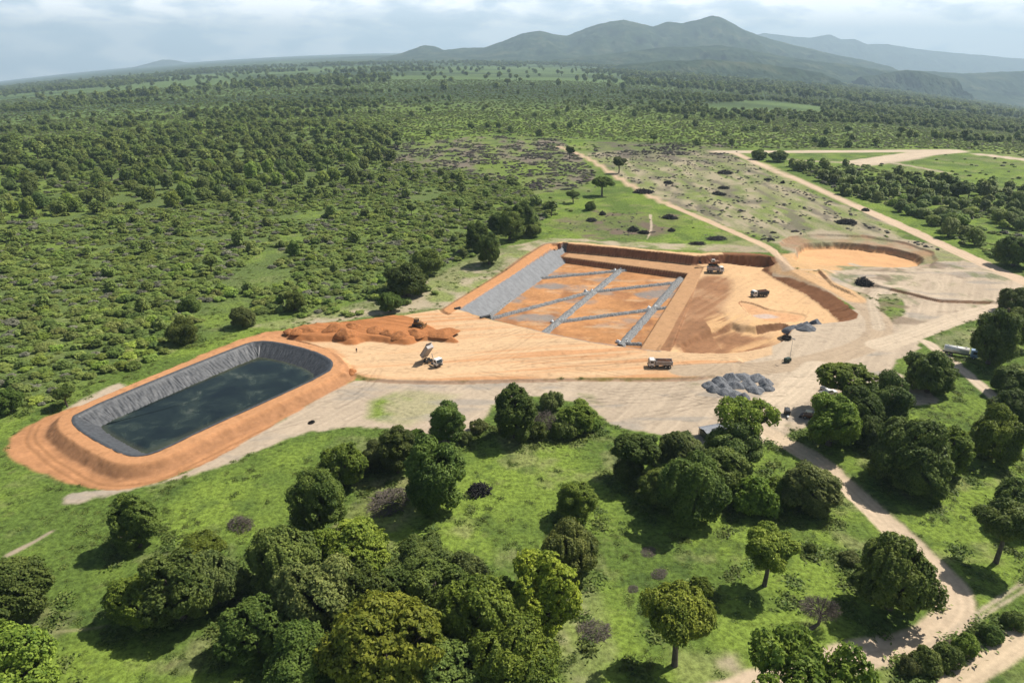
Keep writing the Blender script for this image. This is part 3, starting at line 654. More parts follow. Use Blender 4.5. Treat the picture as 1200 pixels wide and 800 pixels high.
# drop the inner faces of the detailed area already covered
cz_ = cZone.reshape(-1)[Fc[:, 0]]
Vc = np.stack([cX, cY, cZ], -1).reshape(-1, 3)
nV = len(V)
Vall = np.vstack([V, Vc]); Call = np.vstack([Cf, cC.reshape(-1, 3)]); Gall = np.concatenate([Vf, cV.reshape(-1)])
Fg = np.vstack([F[fz == Z_GROUND], Fc[cz_ != Z_ROAD]+nV])
tag(sub_object('ground', Vall, Call, Gall, None, Fg), kind='structure')
o = sub_object('dirt_road', Vc, cC.reshape(-1, 3), cV.reshape(-1), None, Fc[cz_ == Z_ROAD]); tag(o, kind='structure')

# ------------------------------------------------------------------ lined pond
def resample(P, n):
    P = np.vstack([P, P[:1]]); d = np.r_[0, np.cumsum(np.linalg.norm(np.diff(P, axis=0), axis=1))]
    t = np.linspace(0, d[-1], n, endpoint=False)
    return np.stack([np.interp(t, d, P[:, 0]), np.interp(t, d, P[:, 1])], 1), d[-1]
def inset(P, k):
    t = np.roll(P, -1, 0)-np.roll(P, 1, 0); t /= np.linalg.norm(t, axis=1, keepdims=True)
    nrm = np.stack([-t[:, 1], t[:, 0]], 1)
    c = P.mean(0)
    if ((c-P)*nrm).sum() < 0: nrm = -nrm
    return P+nrm*k
nR = 900; R0, per = resample(rim, nR)
Rs = R0.copy()
rows = []; prof = [(-.8, POND_Z+.10), (-.35, POND_Z+.16), (0, POND_Z+.10)]+[(i*.42, POND_Z-i*.42*.62) for i in range(1, 27)]
arc = np.arange(nR)/nR*per
for k_, (w_, z_) in enumerate(prof):
    Q = Rs.copy()
    # shrink with smoothed normals so that the corners do not fold
    sm_ = Rs.copy()
    for _ in range(int(4+6*max(w_, 0))): sm_ = (np.roll(sm_, 1, 0)+sm_*2+np.roll(sm_, -1, 0))/4
    Q = inset(sm_, w_)+(Rs-sm_)*max(0, 1-max(w_, 0)/3)
    lean = arc/1.0+.8*fbm(arc/9, np.full(nR, w_/6), 301, 2)+.35*w_*np.sign(np.sin(arc/7))*.4
    wr = (1-np.abs(fbm(lean/.75, np.full(nR, w_*.16), 303, 3)))**2.6*sstep(.2, 2.0, np.full(nR, w_))
    zz = z_+.34*wr-.2*sstep(.2, 2, np.full(nR, w_))
    rows.append(np.concatenate([Q, zz[:, None]], 1))
V_ = np.vstack(rows); m_ = len(prof)
i = np.arange(m_-1)[:, None]*nR; j = np.arange(nR)[None]; j2 = (j+1) % nR
Fl = np.stack([i+j, i+j2, i+nR+j2, i+nR+j], -1).reshape(-1, 4)
m, nt, out = new_mat('black_membrane'); L = nt.links.new
b = N(nt, 'ShaderNodeBsdfPrincipled', i_Roughness=.5); b.inputs['Specular IOR Level'].default_value = .32
geo = N(nt, 'ShaderNodeNewGeometry'); nz = N(nt, 'ShaderNodeTexNoise', i_Scale=1.4, i_Detail=6.0); L(geo.outputs['Position'], nz.inputs['Vector'])
r = ramp(nt, nz.outputs['Fac'], [(.3, (.036, .038, .041)), (.7, (.080, .083, .088))]); L(r.outputs[0], b.inputs['Base Color']); L(b.outputs[0], out.inputs['Surface']); M['liner'] = m
liner = link('pond_liner', mesh_np('pond_liner', V_, Fl, M['liner'], True))
tag(liner, 'wrinkled black plastic liner on the banks of the pond', 'pond liner')
# water
sm_ = Rs.copy()
for _ in range(40): sm_ = (np.roll(sm_, 1, 0)+sm_*2+np.roll(sm_, -1, 0))/4
Wp = inset(sm_, 4.6)
m, nt, out = new_mat('pond_water'); L = nt.links.new
b = N(nt, 'ShaderNodeBsdfPrincipled', i_Roughness=.06, i_IOR=1.33); b.inputs['Specular IOR Level'].default_value = .45
geo = N(nt, 'ShaderNodeNewGeometry'); nz = N(nt, 'ShaderNodeTexNoise', i_Scale=.11, i_Detail=6.0, i_Roughness=.62, i_Distortion=.6); L(geo.outputs['Position'], nz.inputs['Vector'])
r = ramp(nt, nz.outputs['Fac'], [(.36, (.006, .011, .012)), (.52, (.012, .020, .018)), (.62, (.030, .042, .032)), (.74, (.10, .105, .085))])
sh_ = N(nt, 'ShaderNodeAttribute', attribute_name='shallow'); mx = N(nt, 'ShaderNodeMix', data_type='RGBA'); L(sh_.outputs['Fac'], mx.inputs[0]); L(r.outputs[0], mx.inputs[6]); mx.inputs[7].default_value = (.085, .085, .042, 1)
L(mx.outputs[2], b.inputs['Base Color'])
n3 = N(nt, 'ShaderNodeTexNoise', i_Scale=1.6, i_Detail=4.0); L(geo.outputs['Position'], n3.inputs['Vector'])
bp = N(nt, 'ShaderNodeBump', i_Strength=.35, i_Distance=.05); L(n3.outputs['Fac'], bp.inputs['Height']); L(bp.outputs[0], b.inputs['Normal']); L(b.outputs[0], out.inputs['Surface'])
ax0, ax1 = Wp[np.argmin(Wp[:, 0]+Wp[:, 1])], Wp[np.argmax(Wp[:, 0]+Wp[:, 1])]; axm = (ax0+ax1)/2; ax0 = axm+(ax0-axm)*.55; ax1 = axm+(ax1-axm)*.55
tt_ = np.clip(((Wp-ax0)@(ax1-ax0))/((ax1-ax0)@(ax1-ax0)), 0, 1)[:, None]; AX = ax0+tt_*(ax1-ax0)
rings = [Wp]; cen = axm
for k_ in (1.5, 3.5): 
    rings.append(AX+(Wp-AX)*(1-k_/18))
Vw = np.vstack(rings+[cen[None]]); Vw = np.c_[Vw, np.full(len(Vw), WATER_Z)]
n_ = nR; fw = []
for k_ in range(2):
    a = k_*n_+np.arange(n_); b2 = k_*n_+(np.arange(n_)+1) % n_
    fw.append(np.stack([a, b2, b2+n_], 1)); fw.append(np.stack([a, b2+n_, a+n_], 1))
a = 2*n_+np.arange(n_); fw.append(np.stack([a, 2*n_+(np.arange(n_)+1) % n_, np.full(n_, 3*n_)], 1))
me = mesh_np('water', Vw, np.vstack(fw), m, True)
at_ = me.attributes.new('shallow', 'FLOAT', 'POINT'); at_.data.foreach_set('value', np.r_[np.full(n_, .9), np.full(n_, .35), np.zeros(n_+1)].astype(np.float32))
tag(link('water', me), kind='structure')

# ------------------------------------------------------------------ rubble drains in the pit
def drain(p0, p1, z0, width, label, seed, name='rubble_drain', hgt=.75):
    width *= .86
    a = np.array(G(*p0, z0)[:2]); b = np.array(G(*p1, z0)[:2]); d = b-a; Ln = np.linalg.norm(d); d /= Ln; nn = np.array([-d[1], d[0]])
    ns = int(Ln/.32)+2; nw = int(width/.32)+2
    S, W = np.meshgrid(np.linspace(0, Ln, ns), np.linspace(-1, 1, nw))
    wob = 1+.18*fbm(S/3, W*0+seed, seed, 3)
    x = a[0]+d[0]*S+nn[0]*W*width/2*wob; y = a[1]+d[1]*S+nn[1]*W*width/2*wob
    lump = vnoise(x/.55, y/.55, seed+3)*.42+vnoise(x/.28, y/.28, seed+4)*.2
    z = z0-.12+(1-np.abs(W)**2.2)*(hgt+lump)+.12*(vnoise(S/2, W*2, seed)-.5)
    me = mesh_np(name, np.stack([x, y, z], -1).reshape(-1, 3), grid_faces(ns, nw), M['rock'])
    tag(link(name, me), label, 'rock drain', 'grey rock drains crossing the pit floor')
FZ = FLOOR
drain((636, 392), (727, 317), FZ, 4.2, 'wide grey rock drain running up the middle of the pit floor', 401)
drain((727, 406), (799, 325), FZ, 4.4, 'wide grey rock drain near the bench on the right of the pit', 402)
drain((628, 327), (737, 317), FZ+.05, 2.8, 'thin grey rock drain crossing the back of the pit', 404)
drain((574, 374), (692, 343), FZ+.05, 2.8, 'grey rock drain from the black roll corner to the middle drain', 405)
drain((692, 343), (791, 332), FZ+.05, 2.6, 'grey rock drain linking the middle drain with the far right corner', 406)
drain((652, 378), (782, 361), FZ+.05, 2.8, 'grey rock drain nearest the truck road, between middle and right drains', 407)
drain((728, 403), (752, 404), FZ+.05, 2.4, 'short grey rock drain stub beside the bench at the pit front', 408)
drain((566, 376), (653, 308), FZ+.02, 3.4, 'pale rock toe drain along the foot of the grey sheet', 409, hgt=.5)
drain((570, 378), (636, 393), FZ+.02, 4.0, 'rock drain along the front edge of the pit, left end', 410, hgt=.4)
drain((638, 393), (745, 413), FZ+.02, 3.0, 'rock drain along the front edge of the pit, right end', 411, hgt=.4)
def lump_mesh(name, r, h, seed, mat, n=18, flat=1.0, rough=.35):
    th = np.linspace(0, 2*PI, n, endpoint=False); V_ = [(0, 0, h)]
    rings_ = 7
    for k in range(1, rings_+1):
        t = k/rings_
        rr = r*t*(1+rough*(vnoise(np.cos(th)*1.6+seed, np.sin(th)*1.6+t, seed)-.5))
        zz = h*(1-t**1.25)*(1+rough*(vnoise(np.cos(th)*3*t+seed, np.sin(th)*3*t+5, seed+2)-.5))-(.25*h if k == rings_ else 0)
        V_ += [(rr[i]*math.cos(th[i]), rr[i]*math.sin(th[i])*flat, zz[i]) for i in range(n)]
    Q = []
    for i in range(n): Q.append((0, 1+i, 1+(i+1) % n))
    for k in range(rings_-1):
        for i in range(n):
            a = 1+k*n+i; b = 1+k*n+(i+1) % n
            Q += [(a, a+n, b+n), (a, b+n, b)]
    return mesh_np(name, V_, Q, mat, False)
for k_, (px, py, where) in enumerate([(630, 326, 'at the foot of the grey sheet'), (724, 317, 'at the far end of the middle drain'), (690, 342, 'at the centre of the pit floor'), (796, 325, 'at the far right corner of the pit'), (651, 377, 'on the middle drain near the pit front'), (764, 361, 'on the right drain beside the bench'), (729, 401, 'at the front end of the right drain')]):
    for s_, wd in ((-1, 'left'), (1, 'right')):
        c = G(px, py, FZ); 
        bl = empty('fabric_bundle', (c.x+s_*1.5, c.y+.4*s_, FZ+.45), random.random()*6, 'white fabric bundle %s, %s of two' % (where, wd), 'fabric bundle', 'white fabric bundles at the drain crossings')
        link('sheet', lump_mesh('sheet', 1.0, .8, 500+k_*2+s_, M['fabric'], 12, .7, .9), bl)
        mb = MB(); mb.box((.45, .1, .5), (.55, .32, .34), Matrix.Rotation(.6, 3, 'Z'), bev=.07)
        mb.build('stone_weight', M['rock'], bl)
c = G(799, 322, FZ); tag(link('rock_pile', lump_mesh('rock_pile', 2.8, 1.6, 561, M['rock'], 26), loc=(c.x, c.y, FZ-.1)), 'small pale rock pile in the far right corner of the pit floor', 'rock pile')
for px, py, lab in ((568.5, 371.5, 'black liner roll at the front corner of the square pit'), (536, 361.5, 'small black liner roll at the top of the grey sheet crest')):
    c = G(px, py, .6); rl = empty('liner_roll', (c.x, c.y, HZ(c.x, c.y)), .6, lab, 'liner roll', 'rolls of liner left at the pit')
    k = 1.0 if px > 550 else .6
    MB().cyl((-2.2*k, 0, .55*k), (2.2*k, 0, .55*k), .55*k, n=20).build('roll', M['black'], rl); MB().cyl((-2.35*k, 0, .55*k), (2.35*k, 0, .55*k), .14*k, n=10).build('core', M['steel'], rl)
    MB().box((0, -.9*k, .05), (4.2*k, 1.2*k, .04)).build('loose_end', M['black'], rl)

# ------------------------------------------------------------------ heaps
def heap_at(px, py, r, h, mat, seed, name, label, cat, group, flat=.8, rz=0.0, n=34):
    c = G(px, py, 0); o = link(name, lump_mesh(name, r, h, seed, mat, n, flat, .5), loc=(c.x, c.y, HZ(c.x, c.y)-.05), rz=rz)
    tag(o, label, cat, group)
gl = [(831, 452, 3.0, 'at the pointed left end'), (843, 447, 3.2, 'second from the pointed left end, on the far side'), (857, 443.5, 3.6, 'far row, behind the middle heaps'), (871, 442.5, 3.6, 'far row, on the crest of the group'), (886, 443.5, 3.6, 'far row, towards the right end'), (897, 449, 3.4, 'far row, at the right end'), (848, 453.5, 3.5, 'middle row, left end'), (862, 452, 3.6, 'in the very centre of the group'), (876, 451, 3.6, 'middle row, right of centre'), (884, 457, 3.9, 'near row, rounded and standing on the sand'), (898, 455, 3.0, 'near row, last one beside the wheel ruts'), (836, 456.5, 2.8, 'near row, left end'), (850, 460, 3.4, 'near row, left of the bare sand'), (861, 463, 3.9, 'nearest to the flat topped tree'), (872, 466.5, 2.6, 'lowest one at the tip near the flat topped tree')]
for k_, (px, py, r_, wh) in enumerate(gl):
    heap_at(px, py, r_*.95, 1.5+.3*(k_ % 3), M['gravel'], 600+k_, 'gravel_heap', 'blue grey gravel heap %s' % wh, 'gravel heap', 'gravel heaps beside the sandy yard', .85, k_*.9)
for k_, (px, py, r_, wh) in enumerate([(930, 383, 4.2, 'nearest the orange slope'), (938, 381, 4.2, 'second from the orange slope'), (946, 379, 4.0, 'in the middle of the five'), (956, 378, 3.6, 'furthest from the orange slope'), (944, 386, 4.4, 'in front, facing the haul road')]):
    heap_at(px, py, r_*.95, 2.3, M['fines'], 640+k_, 'fine_gravel_heap', 'smooth dark grey gravel heap %s' % wh, 'gravel heap', 'dark gravel heaps above the haul road', .8, k_*.7)
for k_, (px, py, r_, h_, wh) in enumerate([(340, 392, 2.6, 1.0, 'smallest at the pond end of the red bank'), (350, 395, 2.6, 1.0, 'in front of the pond end of the red bank'), (362, 393, 4.0, 1.5, 'long and low near the pond corner'), (394, 391, 5.0, 2.6, 'tall and ridged, highest of the red heaps'), (406, 398, 5.2, 2.4, 'broad, in front of the tallest red heap'), (413, 389, 3.6, 1.9, 'behind the tallest red heap'), (441, 393, 4.2, 1.4, 'middle of the red bank'), (455, 397.5, 3.4, 1.6, 'left of two rounded heaps on the pale pad'), (470, 399, 3.8, 1.7, 'right of two rounded heaps on the pale pad'), (488, 397, 3.8, 1.6, 'in front of the bulldozer'), (519, 396, 5.5, 1.0, 'low tail of the red bank, by the tipping truck'), (412, 437, 2.2, .9, 'small mound alone at the near pond corner')]):
    heap_at(px, py, r_*1.1, h_*.9, M['red_soil'], 660+k_, 'soil_mound', 'red soil mound, %s' % wh, 'soil mound', 'mounds of red soil tipped on the pad', .75, k_*1.3)

# ------------------------------------------------------------------ plants
def tube(P, R, n=7):
    P = np.array(P, float); V_ = []; Fq = []
    for k in range(len(P)):
        t = P[min(k+1, len(P)-1)]-P[max(k-1, 0)]; t /= np.linalg.norm(t)
        u = np.cross(t, [0.3, 1, .2]); u /= np.linalg.norm(u); v = np.cross(t, u)
        for i in range(n):
            a = 2*PI*i/n; V_.append(P[k]+R[k]*(math.cos(a)*u+math.sin(a)*v))
    for k in range(len(P)-1):
        for i in range(n): Fq.append((k*n+i, k*n+(i+1) % n, (k+1)*n+(i+1) % n, (k+1)*n+i))
    return np.array(V_), np.array(Fq)
def merge(parts):
    Vs, Fs, o = [], [], 0
    for v, f in parts: Vs.append(v); Fs.append(f+o); o += len(v)
    return np.vstack(Vs), np.vstack(Fs)
def limbs(rng, base_z, hub_z, targets, r0):
    parts = []; lean = rng.normal(0, .05, 2)
    hub = np.array([lean[0], lean[1], hub_z])
    mid = np.array([lean[0]*.2+rng.normal(0, .03), lean[1]*.2, (base_z+hub_z)*.5])
    parts.append(tube([np.array([0, 0, base_z-.12]), np.array([0, 0, base_z+.04]), mid, hub], [r0*1.7, r0*1.15, r0*.95, r0*.8], 9))
    for t in targets:
        m1 = hub*.55+t*.45+np.array([0, 0, -.06])+rng.normal(0, .04, 3)
        parts.append(tube([hub-np.array([0, 0, .05]), m1, t], [r0*.55, r0*.33, r0*.10], 6))
        for _ in range(2):
            e = t+rng.normal(0, .09, 3); parts.append(tube([m1, (m1+e)/2+rng.normal(0, .03, 3), e], [r0*.28, r0*.17, r0*.06], 5))
    return merge(parts)
def leaf_quads(C, Nr, size, rng, aspect=.55):
    n = len(C); rv = rng.normal(size=(n, 3)); u = np.cross(Nr, rv); u /= np.linalg.norm(u, axis=1, keepdims=True)+1e-9; v = np.cross(Nr, u)
    s = size*(.6+.8*rng.random(n))[:, None]; u = u*s; v = v*s*aspect
    bend = Nr*s*.18
    V_ = np.stack([C-u-bend, C-v+bend*.6, C+u-bend, C+v+bend*.6], 1).reshape(-1, 3)
    return V_, np.arange(4*n).reshape(-1, 4)
def crown(rng, kind, nleaf, size, shell=.48, up=.55, jit=.50):
    """leaf clumps spread on many lobes; crown radius about 1"""
    if kind == 'dome': cz, ry, rz, nl, lo_, hi_ = .80, .68, .62, 75, .15, .33
    elif kind == 'tall': cz, ry, rz, nl, lo_, hi_ = 1.05, .66, .90, 85, .14, .31
    elif kind == 'tree': cz, ry, rz, nl, lo_, hi_ = 1.45, .68, .48, 52, .13, .29
    elif kind == 'flat': cz, ry, rz, nl, lo_, hi_ = 1.0, .76, .20, 44, .11, .22
    else: cz, ry, rz, nl, lo_, hi_ = .42, .62, .32, 34, .14, .34
    L_ = []
    for k in range(nl):
        d = rng.normal(size=3); d /= np.linalg.norm(d)
        if kind in ('dome', 'bush', 'tall') and d[2] < -.8: d[2] *= -.6
        if kind in ('tree', 'flat') and d[2] < -.25: d[2] *= -.6
        q = rng.uniform(.55, 1.05)
        L_.append((np.array([d[0]*ry*q, d[1]*ry*q, cz+d[2]*rz*q])+rng.normal(0, .05, 3), rng.uniform(lo_, hi_)))
    L_.append((np.array([0, 0, cz]), ry*.75 if kind != 'flat' else .3))
    if kind == 'tall': L_ += [(np.array([0, 0, cz+.35]), .42), (np.array([0, 0, cz-.4]), .45)]
    cs = np.array([l[0] for l in L_]); rs = np.array([l[1] for l in L_])
    Cn, Nn_ = [], []; cnt = 0
    pr = rs**2/np.sum(rs**2)
    while cnt < nleaf:
        m = nleaf*2; k = rng.choice(len(rs), m, p=pr)
        d = rng.normal(size=(m, 3)); d[:, 2] += .25; d /= np.linalg.norm(d, axis=1, keepdims=True)
        rad = rs[k]*(1.10-shell*rng.random(m)**1.5)
        # ragged: clumps of twigs stick out
        rad *= 1+.34*(vnoise(d[:, 0]*4+k*3.1, d[:, 1]*4+d[:, 2]*3.7, 71)-.4)
        P = cs[k]+d*rad[:, None]*np.array([1, 1, .9])
        dd = np.linalg.norm(P[:, None]-cs[None], axis=2)/rs[None]; dd[np.arange(m), k] = 9
        keep = (dd.min(1) > .72) & (P[:, 2] > .10) & (vnoise(P[:, 0]*4.5+9, P[:, 1]*4.5+P[:, 2]*5.1, 73) > .20) & (vnoise(P[:, 0]*13+9, P[:, 1]*13+P[:, 2]*11, 74) > .30)
        Cn.append(P[keep]); Nn_.append(d[keep]); cnt += keep.sum()
    P = np.vstack(Cn)[:nleaf]; D = np.vstack(Nn_)[:nleaf]
    Nr = D+rng.normal(0, jit, D.shape); Nr[:, 2] += up; Nr /= np.linalg.norm(Nr, axis=1, keepdims=True)
    V_, F_ = leaf_quads(P, Nr, size, rng)
    tint = np.clip(.42+.5*(vnoise(P[:, 0]*3+3, P[:, 1]*3+P[:, 2]*2, 75)-.5)+rng.normal(0, .17, len(P)), 0, 1)
    return V_, F_, np.repeat(tint, 4), cs
def leaf_mesh(name, V_, F_, tint, mats, extra=None):
    nq = len(F_); mi = np.zeros(nq, int)
    if extra is not None:
        ev, ef = extra; F_ = np.vstack([F_, ef+len(V_)]); V_ = np.vstack([V_, ev]); tint = np.r_[tint, np.zeros(len(ev))]; mi = np.r_[mi, np.ones(len(ef), int)]
    me = mesh_np(name, V_, F_, mats, False, mi)
    a = me.attributes.new('tint', 'FLOAT', 'POINT'); a.data.foreach_set('value', tint.astype(np.float32)); return me
HUB = {'dome': .45, 'tall': .55, 'tree': 1.02, 'flat': .70, 'bush': .15}
R0_ = {'dome': .085, 'tall': .08, 'tree': .07, 'flat': .075, 'bush': .03}
PROTO = {}
for kind, nv in (('dome', 4), ('tall', 3), ('tree', 3), ('flat', 2), ('bush', 3)):
    PROTO[kind] = []
    for q in range(nv):
        rng = np.random.default_rng(1000+hash(kind) % 1 + sum(map(ord, kind))*10+q)
        n_, s_ = {'dome': (34000, .034), 'tall': (34000, .034), 'tree': (22000, .036), 'flat': (9500, .036), 'bush': (9000, .050)}[kind]
        V_, F_, t_, cs = crown(rng, kind, n_, s_)
        tg = cs[rng.choice(len(cs)-1, 7, replace=False)]
        tv, tf = limbs(rng, 0, HUB[kind], tg, R0_[kind])
        PROTO[kind].append((leaf_mesh('crown', V_, F_, t_, [M['leaf']]), mesh_np('trunk', tv, tf, M['bark'], True)))
def small_proto(name, kind, seed, nleaf, size, mat, up=1.0):
    rng = np.random.default_rng(seed); V_, F_, t_, cs = crown(rng, kind, nleaf, size, .28, up, .36)
    ex = limbs(rng, 0, HUB[kind], cs[rng.choice(len(cs)-1, 4, replace=False)], R0_[kind])
    return leaf_mesh(name, V_, F_, t_, [mat, M['bark']], ex)
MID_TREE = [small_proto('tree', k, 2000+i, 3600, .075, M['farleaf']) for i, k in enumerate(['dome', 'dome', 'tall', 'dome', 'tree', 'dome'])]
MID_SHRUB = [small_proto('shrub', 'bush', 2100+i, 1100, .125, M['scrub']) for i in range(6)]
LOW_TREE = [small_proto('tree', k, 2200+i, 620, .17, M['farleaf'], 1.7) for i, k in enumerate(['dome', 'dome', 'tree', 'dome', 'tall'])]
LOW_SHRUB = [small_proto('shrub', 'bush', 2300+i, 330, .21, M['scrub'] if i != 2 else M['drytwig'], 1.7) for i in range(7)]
def twig_mesh(name, seed, n, rad, hgt, mat, thick=.03):
    rng = np.random.default_rng(seed); parts = []
    for k in range(n):
        a = rng.uniform(0, 2*PI); rr = rad*math.sqrt(rng.random())*.8; c = np.array([rr*math.cos(a), rr*math.sin(a), hgt*(1-(rr/rad)**1.5)*rng.random()])
        d = rng.normal(size=3); d[2] = abs(d[2])*.5; d /= np.linalg.norm(d); l = rng.uniform(.25, .6)*rad
        parts.append(tube([c-d*l*.5, c+rng.normal(0, .04, 3)*rad, c+d*l*.5], [thick, thick*.8, thick*.3], 4))
    V_, F_ = merge(parts); V_[:, 2] = np.maximum(V_[:, 2], -.05)
    return mesh_np(name, V_, F_, mat, False)
BRUSH = [twig_mesh('brush_pile', 2400+i, 190, 1.0, .42, M['char'], .035) for i in range(3)]
DRYB = [twig_mesh('dead_bush', 2420+i, 320, 1.0, .6, M['drywood'], .014) for i in range(3)]

GRN = (1, 1, 1); YEL = (1.3, 1.32, .85); DRK = (.95, 1.0, .9); GRY = (1.15, 1.05, 1.35); BRT = (1.15, 1.25, .85)
TREES = []
def tree(cx, cy, wpx, kind, label, tint=GRN, squash=1.0, var=None, group=None, cat='tree', name='tree', pz=None):
    k = {'dome': .80, 'tall': 1.05, 'tree': 1.45, 'flat': 1.0, 'bush': .42}[kind]
    R = wpx*MPP(cx, cy)*.5
    for _ in range(3):
        zc = k*R*squash; R = wpx*.5*1.16*MPP(cx, cy, zc)
    p = G(cx, cy, zc); h = HZ(p.x, p.y); R *= 1.0
    i = len(TREES) if var is None else var
    cr, tr = PROTO[kind][i % len(PROTO[kind])]
    o = empty(name, (p.x, p.y, h-.05), (i*2.399) % 6.283, label, cat, group); o.scale = (R, R, R*squash)
    c = link('crown', cr, o); c.color = (*tint, 1); t = link('trunk', tr, o)
    TREES.append((p.x, p.y, R)); return o
#@@TREES@@
# ------------------------------------------------------------------ single trees of the near field
T_ = tree
# lower left
T_(157, 612, 58, 'tall', 'oval dark tree standing alone on the grass below the pond end', DRK, .95)
T_(232, 645, 62, 'tree', 'thin topped tree rising behind the lower left clump', YEL, .72)
T_(160, 703, 66, 'dome', 'olive tree at the left end of the lower left clump', YEL, .85)
T_(207, 690, 88, 'dome', 'broadest tree in the middle of the lower left clump', GRN, 1.05)
T_(250, 678, 66, 'dome', 'grey green tree at the right end of the lower left clump', GRY, 1.1)
T_(8, 692, 84, 'dome', 'tree cut by the left edge of the photo, upper of two', GRN, 1.0)
T_(0, 785, 110, 'dome', 'yellow green tree in the lower left corner of the photo', YEL, .9)
# lower middle mass
T_(368, 588, 64, 'tall', 'tallest dark tree left of the pale scrub patch', DRK, 1.1)
T_(402, 545, 56, 'dome', 'bright green tree behind the tall dark tree, nearest the pond track', BRT, 1.0)
T_(440, 532, 38, 'dome', 'small pale tree between the bright tree and the sand', GRY, .9)
T_(465, 528, 48, 'tall', 'dark tree at the sand edge behind the burnt stumps', GRN, 1.0)
T_(507, 556, 74, 'tall', 'large dark tree beside the burnt stumps', DRK, 1.05)
T_(335, 655, 84, 'dome', 'tree at the left end of the long lower row', GRN, 1.0)
T_(415, 645, 86, 'dome', 'leafy tree at the top of the long lower row, under the pale scrub', YEL, .95)
T_(496, 650, 66, 'tree', 'flat crowned tree at the right end of the upper lower-row', GRN, .75)
T_(372, 700, 96, 'dome', 'grey green tree in the heart of the lower clump', GRY, 1.1)
T_(300, 735, 80, 'dome', 'shaded tree on the left flank of the lower clump', DRK, .9)
T_(352, 772, 96, 'dome', 'dark tree at the photo bottom, left of the yellow crown', DRK, .9)
T_(452, 760, 132, 'dome', 'big yellow green crown at the bottom of the photo', (1.7, 1.45, .85), 1.05)
T_(512, 695, 82, 'dome', 'dark green tree above the big yellow crown', DRK, 1.0)
T_(570, 722, 104, 'dome', 'tree between the dark green tree and the bright right one', YEL, 1.05)
T_(638, 700, 92, 'tall', 'bright topped tree at the right end of the lower clump', (1.6, 1.6, .8), 1.0)
T_(600, 775, 98, 'dome', 'tree at the photo bottom under the bright topped one', YEL, 1.0)
T_(470, 690, 70, 'dome', 'mid green tree tucked in the middle of the lower clump', GRN, 1.0)
T_(418, 700, 76, 'dome', 'dark tree hidden behind the grey green one in the lower clump', DRK, 1.1)
T_(548, 668, 50, 'bush', 'loose bush filling the gap beside the flat crowned tree', GRY, 1.3, cat='bush', name='bush')
T_(520, 790, 90, 'dome', 'low dark tree at the photo bottom, right of the yellow crown', GRN, .9)
# strip below the yard
T_(525, 494, 45, 'tall', 'compact dark tree on the sand, left of the strip below the yard', DRK, .9)
T_(543, 512, 22, 'bush', 'small olive bush leaning on the compact dark tree', GRY, 1.1, cat='bush', name='bush')
T_(604, 484, 54, 'tall', 'dark tree in the strip below the yard, tallest there', DRK, 1.0)
T_(646, 470, 30, 'bush', 'grey green bush behind the bare brown thicket', GRY, 1.2, cat='bush', name='bush')
T_(676, 488, 44, 'dome', 'bright green bushy tree at the right end of the yard strip', BRT, .85)
T_(628, 504, 30, 'bush', 'dark bush at the foot of the tallest strip tree', DRK, 1.2, cat='bush', name='bush')
T_(660, 503, 34, 'bush', 'green bush in front of the brown thicket', GRN, 1.2, cat='bush', name='bush')
T_(560, 500, 24, 'bush', 'pale bush on the sand between the two strip trees', GRY, 1.0, cat='bush', name='bush')
T_(488, 512, 30, 'bush', 'low green bush on the sand edge left of the compact tree', BRT, 1.0, cat='bush', name='bush')
T_(692, 497, 26, 'bush', 'low bright bush where the yard strip meets the sand', BRT, 1.0, cat='bush', name='bush')
T_(678, 586, 46, 'tall', 'bright round tree standing in the middle of the meadow', BRT, .85)
T_(668, 642, 62, 'dome', 'smooth grey green round tree below the meadow', (1.5, 1.4, 1.5), 1.0)
T_(746, 525, 58, 'tree', 'dark tree with a shaded trunk at the meadow corner', DRK, .85)
T_(738, 552, 40, 'dome', 'low dark tree under the meadow corner tree', DRK, .9)
T_(796, 530, 54, 'dome', 'olive tree in the wood in front of the shed', GRY, 1.0)
T_(772, 570, 44, 'dome', 'dark tree at the meadow side of the wood', DRK, 1.0)
T_(812, 572, 78, 'dome', 'largest dark tree in the wood in front of the shed', DRK, 1.15)
T_(845, 552, 66, 'dome', 'bright sided tree right of the largest wood tree', GRN, .95)
T_(862, 522, 62, 'dome', 'low dense tree hiding the right side of the shed', GRN, .9)
T_(876, 486, 72, 'flat', 'flat topped tree with a forked trunk beside the shed', YEL, 1.2)
T_(884, 580, 58, 'bush', 'pale leafy bush at the right foot of the wood', (1.5, 1.6, 1.0), 1.4, cat='bush', name='bush')
T_(915, 577, 44, 'bush', 'yellow green bush between the wood and the round tree', YEL, 1.4, cat='bush', name='bush')
T_(948, 572, 66, 'dome', 'round grey green tree beside the bend of the access track', GRY, .95)
# lower right meadow
T_(903, 643, 64, 'tree', 'lone lollipop tree with a bare trunk and round shadow', YEL, 1.0)
T_(797, 722, 86, 'tree', 'spreading tree with a long dark trunk near the photo bottom', (1.6, 1.5, .9), 1.05)
T_(818, 690, 32, 'bush', 'small yellow bush behind the spreading tree', YEL, 1.4, cat='bush', name='bush')
T_(950, 642, 15, 'bush', 'tiny dark bush on the meadow right of the lone tree', DRK, 1.3, cat='bush', name='bush')
T_(996, 655, 26, 'bush', 'grey bush in front of the big dark dome', GRY, .9, cat='bush', name='bush')
T_(1012, 672, 26, 'dome', 'small tree touching the big dark dome', DRK, .8)
T_(1051, 674, 86, 'dome', 'big dark dome shaped tree inside the track bend', DRK, 1.2)
T_(940, 792, 132, 'flat', 'wide low crown at the photo bottom beside the track', YEL, 1.4)
T_(1182, 612, 66, 'tree', 'tree at the right photo edge casting a long shadow', GRN, 1.05)
T_(1200, 590, 60, 'dome', 'tree at the right photo edge, behind the one with the long shadow', GRN, 1.0)
